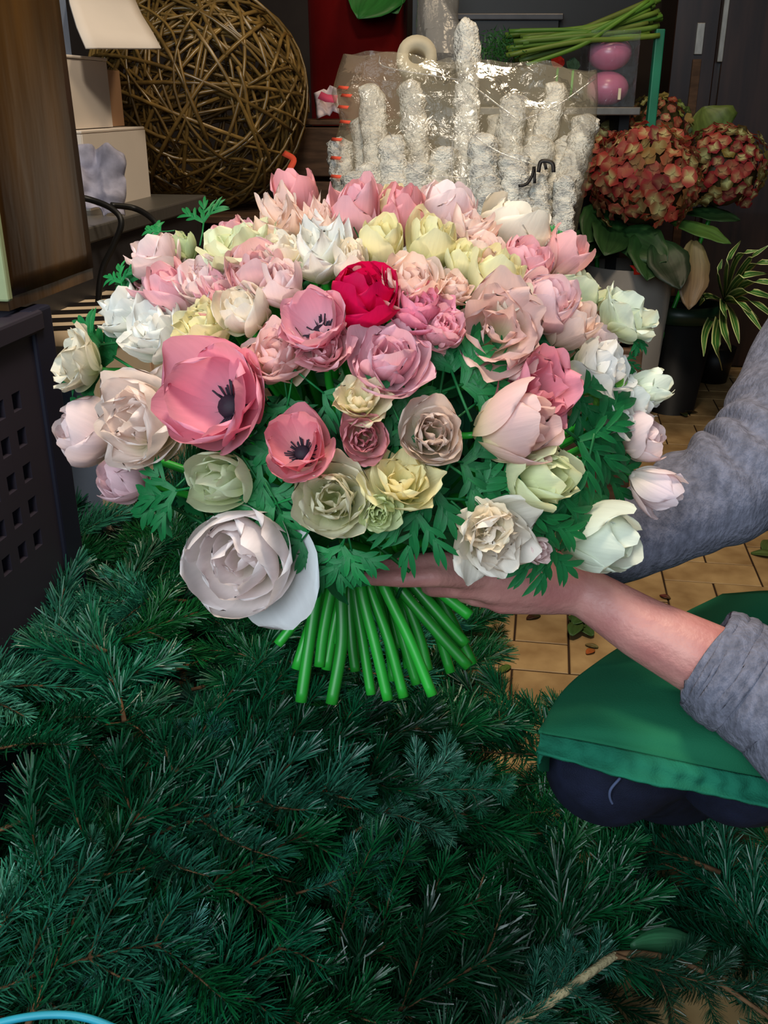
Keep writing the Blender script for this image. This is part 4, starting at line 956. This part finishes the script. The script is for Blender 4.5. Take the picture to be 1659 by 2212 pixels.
flower(1080, 716, 200, 'ruffle', rgb(228, 176, 164), .6, (-.1, -.1, .8), 'dusty beige-pink frilled bloom')
flower(1168, 838, 185, 'ruffle', rgb(232, 98, 132), .1, (.2, .1, .7), 'bright pink frilled bloom on the right')
flower(292, 905, 235, 'double', rgb(250, 226, 214), .5, (-.25, 0, .8), 'large blush double bloom on the left')
flower(160, 782, 140, 'ruffle', rgb(236, 224, 196), .7, (-.8, .1, .3))
flower(640, 955, 165, 'open', rgb(232, 92, 122), .1, (-.15, .35, .7), 'coral pink anemone half closed above the cream-green bloom', -.01)
flower(776, 860, 120, 'ruffle', rgb(240, 222, 170), .9, (0, .4, .5)); flower(785, 945, 115, 'double', rgb(214, 84, 104), .5, (0, -.2, .9), 'cream bloom streaked with crimson')
flower(935, 935, 165, 'double', rgb(222, 188, 166), .6, (0, .05, .9), 'beige rose-like bloom with curled petals')
flower(1115, 920, 165, 'cup', rgb(240, 188, 180), .9, (.75, .05, .25)); flower(1172, 1030, 165, 'cup', rgb(226, 230, 168), .9, (.45, -.1, .5))
flower(1422, 1056, 110, 'cup', rgb(246, 220, 226), .3, (.6, -.6, .2), 'blush bud drooping over the grey sleeve')
flower(476, 1040, 145, 'cup', rgb(222, 228, 178), .8, (-.35, -.1, .6), 'pale green cupped bloom above the big white one')
flower(716, 1076, 190, 'double', rgb(232, 224, 184), .9, (-.05, .05, .9), 'cream-green frilled double bloom at lower middle')
flower(872, 1040, 150, 'ruffle', rgb(244, 228, 150), .9, (.1, .5, .5)); flower(818, 1110, 90, 'double', rgb(216, 226, 150), 1, (.1, -.3, .7))
o, base, ax, s = flower(520, 1205, 245, 'globe', rgb(250, 234, 232), .25, (-.2, -.3, .8), 'big blush white bloom hanging lowest at left with one drooping petal')
pm = petal_mesh(.060, .036, 72, 36, .05, .05, 5, tipw=.6).mesh('petal', M['petal'])
for dx, dy, sc in ((.8, -.6, 1.0),):
    p = bpy.data.objects.new('petal', pm); COL.objects.link(p); p.parent = o
    dloc = (world_of(o).to_3x3().inverted() @ (CR * dx + CU * dy)); p.matrix_basis = Matrix.Rotation(math.atan2(dloc.y, dloc.x), 4, 'Z') @ Matrix.Scale(sc, 4); p.color = (*rgb(240, 240, 244), .1)
flower(1072, 1168, 180, 'ruffle', rgb(248, 234, 218), .4, (.25, -.5, .6), 'creamy white bloom hanging over the near hand'); flower(1050, 1135, 120, 'ruffle', rgb(250, 232, 200), .4, (-.3, .2, .7))
flower(1296, 1165, 170, 'cup', rgb(236, 242, 220), .6, (.6, -.2, .3), 'greenish white bloom in front of the grey sleeve')
flower(1160, 1186, 70, 'cup', BLU, .3, (.4, -.2, .5))

def leaf_mesh(seed, wide=1.0):
    r2 = random.Random(seed); b = MB()
    def finger(p0, ang, L, W, z0, lift):
        rows, ts, ws = [], [], []
        cur = r2.uniform(-0.25, 0.25)
        for i in range(6):
            q = i / 5; a = ang + cur * q; hw = W * (0.55 + 0.9 * q if q < 0.5 else 1.0 - 1.6 * (q - 0.5) ** 1.3) * (1 if i < 5 else 0.2)
            c = Vector((p0[0] + math.cos(a) * L * q, p0[1] + math.sin(a) * L * q, z0 + lift * L * q - 0.35 * L * q * q)); s = Vector((-math.sin(a), math.cos(a), 0))
            rows.append([c - s * hw + Vector((0, 0, 0.25 * hw)), c, c + s * hw + Vector((0, 0, 0.25 * hw))]); ts += [0.2 + 0.7 * q] * 3; ws += [0, 0.5, 1]
        b.grid(rows, False, ts, ws); return rows
    b.tube([(-0.045, 0, 0.012), (-0.02, 0, 0.004), (0, 0, 0)], 0.0013, 5)
    for a in (-0.85, 0, 0.85):
        aa = a + r2.uniform(-.12, .12); L1 = 0.026 * r2.uniform(.85, 1.15) * (1.15 if a == 0 else 1); lf_ = r2.uniform(-.1, .3)
        finger((0, 0), aa, L1 * 1.15, 0.0052 * wide, 0, lf_)
        for t, da in ((0.45, .65), (0.5, -.65), (0.95, 0.0), (0.85, .45), (0.85, -.45)):
            p = (math.cos(aa) * L1 * t, math.sin(aa) * L1 * t); finger(p, aa + da + r2.uniform(-.15, .15), 0.026 * r2.uniform(.7, 1.15), 0.0036 * wide, lf_ * L1 * t - 0.3 * L1 * t * t, lf_ * 0.6)
    return b.mesh('leaf', M['leaf'])
LM = [leaf_mesh(s, w) for s, w in ((1, 1), (2, 1.2), (3, 0.9), (4, 1.35), (5, 0.75))]
def bleaf(px, py, dirpx, size, col=LG, rad=None, nrm=None, k=None, back=0.0):
    c = sphere_hit(px, py, rad or BR_ * 0.93) + ray(px, py).normalized() * back; d = (c - Vector((0, 0, CH))).length
    out = (c - BC).normalized(); t = CR * dirpx[0] - CU * dirpx[1]
    n = nrm or (out * 0.6 + CB * 0.6)
    o = bpy.data.objects.new('leaf', LM[k if k is not None else rnd.randrange(5)]); COL.objects.link(o); put(o, bq)
    tt = (t - n.normalized() * t.dot(n.normalized()) * 0.6).normalized()
    setm(o, c, frame(tt, n), size * d / FPX / 0.055); f = rnd.uniform(0.75, 1.25); o.color = (*[v * f for v in col], 0.4)
G2 = rgb(30, 128, 66)
for x, y, dx, dy, sz in [(440, 480, -.1, -1, 75), (300, 600, -.8, -.5, 60), (262, 610, -.5, -1, 60), (345, 500, -.8, -.4, 45), (245, 770, -.9, -.5, 120), (215, 745, -1, -.2, 120), (205, 875, -1, 0, 80), (785, 500, -.1, -1, 90), (790, 540, .3, .5, 60), (640, 515, -.4, -.6, 50),
                         (1010, 600, .1, -1, 95), (1015, 580, .4, -.7, 70), (1160, 490, .3, -.8, 45), (1210, 530, .3, -.7, 50), (975, 800, -.2, -1, 140), (960, 790, .2, -1, 120), (1000, 830, .8, -.3, 140), (830, 840, -.3, -.8, 90), (620, 880, -.3, .9, 90), 
                         (850, 960, .2, -.5, 80), (1000, 1000, .7, .3, 130), (940, 1060, -.2, .8, 130), (900, 1110, -.4, .8, 140), (1010, 1080, .9, .2, 130), (1050, 1060, .8, .5, 130), (880, 1080, .1, -.6, 110),
                         (1110, 1060, .9, .0, 120), (1120, 1110, .6, .9, 130), (1180, 1130, .3, .9, 120), (1250, 950, .8, .4, 150), (1270, 920, .8, .2, 150), (1300, 1020, .8, .5, 120), (1260, 1060, .1, 1, 140), (1290, 890, 1, -.2, 120), (1210, 780, -.3, -.8, 90), (1250, 740, .2, -1, 80), (1240, 700, -.3, -.9, 60),
                         (1370, 730, .6, .3, 45), (560, 1000, -.5, .5, 110), (570, 1060, .3, .8, 100), (590, 1090, -.5, .3, 120), (380, 1060, -.9, .3, 110), (350, 1080, -.8, .5, 90), (610, 1110, .5, .8, 90), (610, 960, -.8, .4, 90), (740, 1180, -.2, 1, 110), (760, 1190, .2, 1, 100), (720, 1200, -.5, 1, 90), (650, 1170, -.6, .8, 90), 
                         (840, 1020, -.5, -.3, 80), (1040, 1140, .8, .6, 110), (1220, 1080, -.2, 1, 110), (1180, 1190, .2, 1, 120), (1350, 780, .8, .2, 50), (1330, 860, .7, .4, 60), (500, 950, .8, .8, 90), (1100, 800, .5, -.6, 80), (735, 700, 0, -.8, 50), (1060, 785, .6, .3, 110), (880, 850, .4, .6, 100), (700, 850, .5, .4, 100), (620, 860, .2, .8, 80), (1030, 870, .5, -.5, 110), (560, 960, .6, .2, 90), (860, 930, -.2, .8, 80), (1240, 850, .7, .3, 100), (1320, 950, .6, .6, 100), (850, 600, .3, -.9, 50)]:
    bleaf(x, y, (dx + rnd.uniform(-.15, .15), dy + rnd.uniform(-.15, .15)), sz * 1.05, LG if rnd.random() < .6 else G2)
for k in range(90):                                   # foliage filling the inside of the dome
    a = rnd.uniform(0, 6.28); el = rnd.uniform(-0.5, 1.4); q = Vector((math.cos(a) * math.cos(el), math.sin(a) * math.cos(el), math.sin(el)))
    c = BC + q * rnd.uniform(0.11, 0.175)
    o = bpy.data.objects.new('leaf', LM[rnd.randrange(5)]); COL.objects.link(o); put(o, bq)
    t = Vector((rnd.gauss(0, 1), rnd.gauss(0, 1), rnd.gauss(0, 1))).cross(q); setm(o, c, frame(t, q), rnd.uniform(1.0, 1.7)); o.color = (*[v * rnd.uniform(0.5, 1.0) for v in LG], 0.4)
o_lime = bleaf(1275, 850, (.9, -.2), 130, rgb(120, 190, 70), k=3)
# stems: each from its bloom through the binding point to its cut end
ends = [((690, 1255), (668, 1390), (650, 1516), .850, 26), ((738, 1270), (738, 1390), (716, 1520), .845, 27), ((765, 1265), (786, 1400), (802, 1500), .87, 22), ((778, 1260), (812, 1400), (838, 1512), .855, 24), ((795, 1258), (838, 1380), (872, 1506), .865, 24), ((825, 1255), (886, 1385), (934, 1502), .85, 24),
        ((850, 1250), (935, 1355), (1012, 1440), .87, 25), ((880, 1245), (950, 1330), (1005, 1392), .89, 28), ((905, 1238), (965, 1290), (1015, 1330), .90, 26), ((860, 1250), (905, 1370), (925, 1448), .90, 22), ((835, 1255), (870, 1380), (900, 1478), .90, 22), ((720, 1260), (700, 1360), (690, 1440), .90, 24), ((700, 1250), (640, 1340), (600, 1392), .92, 22),
        ((755, 1265), (760, 1380), (768, 1450), .92, 22), ((930, 1235), (975, 1265), (1010, 1290), .93, 24), ((680, 1245), (610, 1310), (570, 1350), .95, 22), ((810, 1258), (840, 1390), (850, 1470), .93, 22), ((880, 1240), (930, 1300), (970, 1360), .95, 24)]
for k in range(16):
    x = rnd.uniform(690, 930); ends.append(((x, 1245), (x + (x - 800) * 0.35, 1330), (x + (x - 800) * .75, rnd.uniform(1390, 1460)), rnd.uniform(.93, 1.0), 22))
for k, (base, ax) in enumerate(flowers):
    if k < len(ends):
        a_, b_, c_, d, wpx = ends[k]; r_ = wpx / 2 * d / FPX
        pts = [base, base - ax * 0.05, P(a_[0] * .8 + 810 * .2, 1195, d * .8 + .18), P(*a_, d), P(*b_, d - .003), P(*c_, d - .004)]
    else:
        r_ = 0.0045; g = P(rnd.uniform(800, 890), 1215, rnd.uniform(.87, .94)); pts = [base, base - ax * 0.05, base * .3 + g * .7 + Vector((0, 0, .01)), g]
    b = MB(); pth = catmull(pts, 6); n = len(pth); b.tube(pth, [r_ * (0.55 + 0.45 * min(1, i / (n * .6))) for i in range(n)], 10); o = b.build('stem', M['stem'], bq)

# ------------------------------------------------------------------ person holding the bouquet
pr = thing('person', P(1750, 1350, 1.25), 'person in grey knit jumper and green apron kneeling at right holding the bouquet', 'person')
sk = MB()
def capsule(p0, p1, r0, r1, n=14, sq=1.0):
    p0, p1 = Vector(p0), Vector(p1); t = (p1 - p0).normalized(); up = Vector((0, 0, 1)) if abs(t.z) < .9 else Vector((1, 0, 0)); s = t.cross(up).normalized(); u = s.cross(t); rows = []
    for i in range(6):
        a = math.pi / 2 * i / 5; rows.append((p0 - t * r0 * math.cos(a), r0 * max(.02, math.sin(a))))
    for i in range(6):
        a = math.pi / 2 * (5 - i) / 5; rows.append((p1 + t * r1 * math.cos(a), r1 * max(.02, math.sin(a))))
    sk.grid([[c + (s * math.cos(2 * math.pi * k / n) + u * math.sin(2 * math.pi * k / n) * sq) * r for k in range(n)] for c, r in rows], True)
    m = len(rows) * n; o = len(sk.v) - m; sk.f.append(tuple(o + k for k in range(n))[::-1]); sk.f.append(tuple(o + m - n + k for k in range(n)))
def chain(pts, rad):
    for i in range(len(pts) - 1): capsule(pts[i], pts[i + 1], rad[i], rad[i + 1])
SHR, SHL = Vector((.56, 1.13, .82)), Vector((.63, .80, .73))
ELR, ELL = P(1640, 1030, .99), Vector((.40, .68, .47))
WRR, WRL = P(1210, 1205, .99), P(1262, 1278, .90)
chain([SHR, SHR * .5 + ELR * .5, ELR, ELR * .55 + WRR * .45, WRR], [.045, .044, .041, .037, .025])
chain([SHL, SHL * .5 + ELL * .5, ELL, P(1520, 1425, .865), P(1390, 1358, .88), WRL], [.045, .043, .041, .035, .0295, .0235])
# near hand: back to the lens, fingers across the front of the stems
K = [P(1052, 1222, .872), P(1046, 1250, .862), P(1056, 1276, .868), P(1082, 1298, .882)]
for k, kp in enumerate(K): capsule(WRL + (kp - WRL) * 0.12, kp, .021, (.0125, .0125, .012, .0115)[k])
capsule(WRL, P(1165, 1235, .905), .022, .022); capsule(P(1190, 1285, .895), K[3], .019, .0125)
chain([K[0], P(950, 1212, .836), P(880, 1216, .832), P(825, 1222, .842)], [.0105, .009, .0078, .0066])
chain([K[1], P(940, 1246, .826), P(862, 1250, .826), P(790, 1248, .838)], [.0105, .0092, .008, .0068])
chain([K[2], P(985, 1272, .858), P(935, 1272, .878), P(908, 1262, .9)], [.0102, .009, .008, .0068])
chain([K[3], P(1025, 1292, .882), P(995, 1284, .9), P(980, 1272, .915)], [.0095, .0082, .0072, .0062])
chain([P(1200, 1225, .915), P(1110, 1190, .935), P(1040, 1185, .955), P(985, 1190, .96)], [.016, .0125, .0098, .008])
# far hand behind the bundle
K2 = [P(1040, 1170, 1.0), P(1030, 1190, .995), P(1030, 1210, .99), P(1045, 1230, .985)]
for kp in K2: capsule(WRR, kp, .021, .0125)
for k, kp in enumerate(K2):
    y = 1170 + 20 * k; chain([kp, P(930, y, .995), P(845, y + 4, 1.0), P(785, y + 8, .985)], [.0102, .009, .0078, .0066])
chain([WRR, P(1130, 1150, .96), P(1060, 1150, .94), P(1000, 1155, .93)], [.017, .0125, .0098, .008])
# trunk, neck, head (beyond the right edge of the picture)
HIP = Vector((.72, 1.0, .36)); CHEST = Vector((.64, .965, .74)); NECK = Vector((.605, .96, .865)); HEAD = Vector((.565, .955, .995)); FD = Vector((-.94, -.22, -.28)).normalized()
capsule(HIP + Vector((.02, .09, 0)), HIP + Vector((.02, -.09, 0)), .09, .09); chain([HIP, HIP * .5 + CHEST * .5, CHEST], [.10, .105, .11])
chain([SHR, CHEST + Vector((0, 0, .02)), SHL], [.045, .075, .045]); chain([CHEST, NECK, HEAD], [.1, .052, .05])
def ell(c, r, ax, sc):
    q = frame(ax, Vector((0, 0, 1))); o = len(sk.v); sk.ball((0, 0, 0), r, 24, 16, sc); sk.v[o:] = [tuple(Vector(c) + q @ Vector(v)) for v in sk.v[o:]]
ell(HEAD + Vector((0, 0, .03)), .095, FD, (1.0, .8, 1.12)); ell(HEAD + FD * .036 - Vector((0, 0, .05)), .054, FD, (.9, .88, .95))
UPH = Vector((0, 0, 1)) - FD * FD.z; UPH.normalize(); SDH = UPH.cross(FD)
fp_ = lambda f, s, u: HEAD + FD * f + SDH * s + UPH * u
capsule(fp_(.088, 0, .03), fp_(.101, 0, -.008), .007, .0105); capsule(fp_(.094, -.009, -.012), fp_(.094, .009, -.012), .007, .007); capsule(fp_(.094, -.018, -.042), fp_(.094, .018, -.042), .008, .008)
for s in (-1, 1): capsule(fp_(0, s * .078, .025), fp_(-.004, s * .08, -.015), .016, .012)
# legs: thighs, shins and feet tucked under
KNR, KNL = P(1335, 1640, .955), P(1610, 1645, .95)
HR, HL = HIP + Vector((-.02, .09, 0)), HIP + Vector((-.02, -.10, 0))
FTR, FTL = Vector((.46, 1.12, .07)), Vector((.74, 1.06, .07))
for h_, k_n, f_ in ((HR, KNR, FTR), (HL, KNL, FTL)):
    chain([h_, h_ * .5 + k_n * .5, k_n, k_n * .45 + f_ * .55, f_], [.075, .062, .044, .042, .032]); capsule(f_ + Vector((.03, .02, -.02)), f_ + Vector((-.13, -.03, -.045)), .035, .026)
body = sk.build('body', M['skin'], pr)
rm = body.modifiers.new('remesh', 'REMESH'); rm.mode = 'VOXEL'; rm.voxel_size = 0.0032; rm.use_smooth_shade = True
sm = body.modifiers.new('smooth', 'SMOOTH'); sm.iterations = 5; sm.factor = 0.5
for s in (-1, 1):
    b = MB(); b.ball(fp_(.0765, s * .032, .022), .0105, 14, 10); e = b.build('eye', M['eye'], pr)
    b = MB(); b.ball(fp_(.0838, s * .032, .0215), .0056, 10, 6); b.build('iris', M['pollen'], e)
b = MB(); b.tube([fp_(.1, -.022, -.044), fp_(.105, 0, -.043), fp_(.1, .022, -.044)], [.003, .0055, .003], 8); b.build('lips', M['lips'], pr)
b = MB(); rows = []
for i in range(14):
    th = math.pi * 0.5 * i / 13 * 1.5; row = []
    for k in range(28):
        a = 2 * math.pi * k / 28; q = Vector((math.sin(th) * math.cos(a), math.sin(th) * math.sin(a), math.cos(th)))
        if q.x > 0.35 and q.z < 0.55: q = Vector((q.x, q.y, q.z)); q.z = max(q.z, 0.5); q.normalize()
        row.append(HEAD + UPH * .035 + (FD * q.x * 1.02 + SDH * q.y * .86 + UPH * q.z * 1.16) * .101 * (1 + .05 * noise.noise(q * 6)))
    rows.append(row)
b.grid(rows, True); hr = b.build('hair', M['hair'], pr); hr.modifiers.new('thick', 'SOLIDIFY').thickness = .006

# grey jumper: trunk and two sleeves
jm = MB()
def sleeve(pts, rad, n, amp, freq, foldc, seed, nseg=56, ribs=0.0):
    cp = catmull([list(p) + [r] for p, r in zip(pts, rad)], n); path = [Vector(c[:3]) for c in cp]; rr_ = [c[3] for c in cp]; N_ = len(path)
    def disp(s, a):
        w_ = math.exp(-((s - foldc) / 0.2) ** 2) + 0.25
        return 1 + amp * w_ * (math.sin(freq * s * 6.28 + 1.6 * math.sin(a + seed) + 2.5 * noise.noise(Vector((math.cos(a), math.sin(a), s * 5 + seed)))) * (0.2 + 0.8 * max(0.0, math.sin(a)))) + 0.03 * noise.noise(Vector((math.cos(a) * 2, math.sin(a) * 2, s * 9 + seed)))
    jm.tube(path, rr_, nseg, cap=False, disp=disp)
sleeve([P(1215, 1205, .99), P(1290, 1190, .985), P(1385, 1150, .975), P(1500, 1085, .97), P(1600, 1035, .975), P(1672, 960, 1.0), P(1725, 830, 1.05), SHR * .75 + P(1740, 780, 1.07) * .25, SHR],
       [.034, .036, .040, .050, .056, .058, .058, .062, .07], 16, .085, 12, .48, 1.0)
sleeve([P(1532, 1428, .862), P(1545, 1436, .86), P(1600, 1468, .855), P(1680, 1520, .84), ELL, ELL * .5 + SHL * .5, SHL], [.0405, .0425, .046, .050, .055, .058, .066], 16, .03, 12, .3, 4.0)
jm.tube([HIP + Vector((0, 0, -.06)), HIP, HIP * .5 + CHEST * .5, CHEST, CHEST + Vector((-.01, 0, .06)), NECK + Vector((.01, 0, -.03))], [.165, .16, .15, .15, .125, .062], 40, cap=False)
jm.tube(catmull([SHR + (SHR - CHEST) * .25, SHR * .6 + CHEST * .4, CHEST + Vector((0, 0, .035)), SHL * .6 + CHEST * .4, SHL + (SHL - CHEST) * .25], 6), [.03, .07, .08, .088, .092, .096, .1] + [.105] * 5 + [.108] + [.105] * 5 + [.1, .096, .092, .088, .08, .07, .03], 32)
jo = jm.build('jumper', M['sweater'], pr); jo.modifiers.new('thick', 'SOLIDIFY').thickness = .003
jm = MB(); sleeve([P(1530, 1424, .862), P(1548, 1434, .86), P(1580, 1455, .857), P(1612, 1476, .853)], [.043, .0455, .0475, .0475], 10, .03, 3, .5, 2.0)
cu = jm.build('rolled_cuff', M['sweater'], jo); cu.modifiers.new('thick', 'SOLIDIFY').thickness = .005

# jeans
jb = MB()
for h_, k_n, f_ in ((HR, KNR, FTR), (HL, KNL, FTL)):
    pts = [h_, h_ * .5 + k_n * .5, k_n * .85 + h_ * .15 + Vector((0, 0, .004)), k_n + (k_n - h_).normalized() * .012, k_n * .8 + f_ * .2 + Vector((-.005, .01, 0)), k_n * .4 + f_ * .6, f_ + Vector((0, 0, .05))]
    cp = catmull([list(p) + [r] for p, r in zip(pts, [.085, .074, .062, .059, .058, .056, .054])], 8)
    jb.tube([c[:3] for c in cp], [c[3] for c in cp], 36, disp=lambda s, a: 1 + .03 * noise.noise(Vector((math.cos(a) * 2, math.sin(a) * 2, s * 14))) + .02 * math.sin(s * 60 + 2 * math.sin(a)) * math.exp(-((s - .5) / .12) ** 2))
jb.ball(HIP + Vector((.02, 0, -.005)), .172, 28, 16, (1, 1.15, .95)); je = jb.build('jeans', M['denim'], pr)
for f_, nm in ((FTR, 'shoe'), (FTL, 'shoe')):
    b = MB(); b.tube(catmull([f_ + Vector((.05, .02, -.02)), f_ + Vector((0, 0, -.01)), f_ + Vector((-.08, -.02, -.03)), f_ + Vector((-.16, -.035, -.045))], 6), [.03] + [.043] * 12 + [.036] * 3 + [.03, .024, .015], 20); b.build(nm, M['dark'], pr)

# green apron draped over both thighs
CT = [[(1162, 1622, .872), (1330, 1672, .85), (1500, 1708, .845), (1659, 1738, .85), (1850, 1775, .86)],
      [(1172, 1585, .885), (1330, 1615, .862), (1500, 1650, .855), (1659, 1682, .86), (1850, 1720, .87)],
      [(1190, 1530, .92), (1340, 1545, .89), (1500, 1568, .875), (1659, 1595, .875), (1850, 1640, .88)],
      [(1240, 1468, .97), (1380, 1470, .945), (1520, 1490, .925), (1659, 1515, .915), (1850, 1560, .91)],
      [(1330, 1402, 1.03), (1450, 1402, 1.01), (1560, 1420, .995), (1680, 1440, .985), (1850, 1480, .97)],
      [(1450, 1340, 1.09), (1560, 1340, 1.06), (1660, 1355, 1.05), (1760, 1370, 1.04), (1880, 1400, 1.03)],
      [(1560, 1282, 1.15), (1660, 1275, 1.12), (1760, 1285, 1.11), (1850, 1300, 1.10), (1930, 1320, 1.1)]]
def gridfrom(ct, sub=6):
    rws = [catmull([P(*q) for q in r], 22) for r in ct]; cols = [catmull([r[j] for r in rws], sub) for j in range(len(rws[0]))]
    return [[Vector(cols[j][i]) for j in range(len(cols))] for i in range(len(cols[0]))]
G = gridfrom(CT, 8); nR, nC = len(G), len(G[0])
for i in range(nR):
    for j in range(nC):
        p = G[i][j]; f = noise.noise(Vector((i * .06, j * .044, 2.2))) * .010 + .006 * noise.noise(Vector((i * .2, j * .036, 8))); p += CB * f
side = []                                             # the left edge falls down the outer side of the thigh
for i in range(nR):
    e_ = min(1, max(0, (i - 3) / 14)) ** 1.3; e_ = .12 + .88 * e_
    p = G[i][0]; a = p + e_ * Vector((.010, .030, -.045)) + Vector((.004, .01, -.01)) * math.sin(i * .5); b_ = p + e_ * Vector((.022, .045, -.12)) + Vector((.01, .01, 0)) * math.sin(i * .4 + 1)
    side.append([b_, a * .5 + b_ * .5 + Vector((-.002, 0, 0)), a, p * .55 + a * .45 + Vector((-.004, -.002, .006))] + G[i])
b = MB(); b.grid(side[8:]); ap = b.build('apron', M['apron'], pr); ap.modifiers.new('thick', 'SOLIDIFY').thickness = .0016
hem = MB(); hrow = []
for i in range(9):
    hrow.append([p + CB * (.0026 + .0019 * (math.sin(j * .95 + .4 * math.sin(i)) + .7 * math.sin(j * .43 + 1)) * math.sin(math.pi * i / 8)) for j, p in enumerate(side[i])])
hem.grid(hrow); hm = hem.build('hem', M['apron_hem'], ap); hm.modifiers.new('sub', 'SUBSURF').render_levels = 1; hm.modifiers.new('thick', 'SOLIDIFY').thickness = .003
bib = MB(); bib.grid([[CHEST + Vector((-.125 - .02 * math.sin(k / 8 * math.pi), (k - 4) * .03, -.02 - .045 * i)) + Vector((.012 * i * .2, 0, 0)) for k in range(9)] for i in range(9)]); bb_ = bib.build('apron_bib', M['apron'], ap); bb_.modifiers.new('thick', 'SOLIDIFY').thickness = .002
# jeans seam: light stitches round the knee below the hem
b = MB(); ps = catmull([P(1340, 1680, .888), P(1318, 1708, .892), P(1322, 1734, .902), P(1345, 1752, .914)], 6); b.tube(ps, .0014, 5); b.build('seam', M['denim_thread'], je)
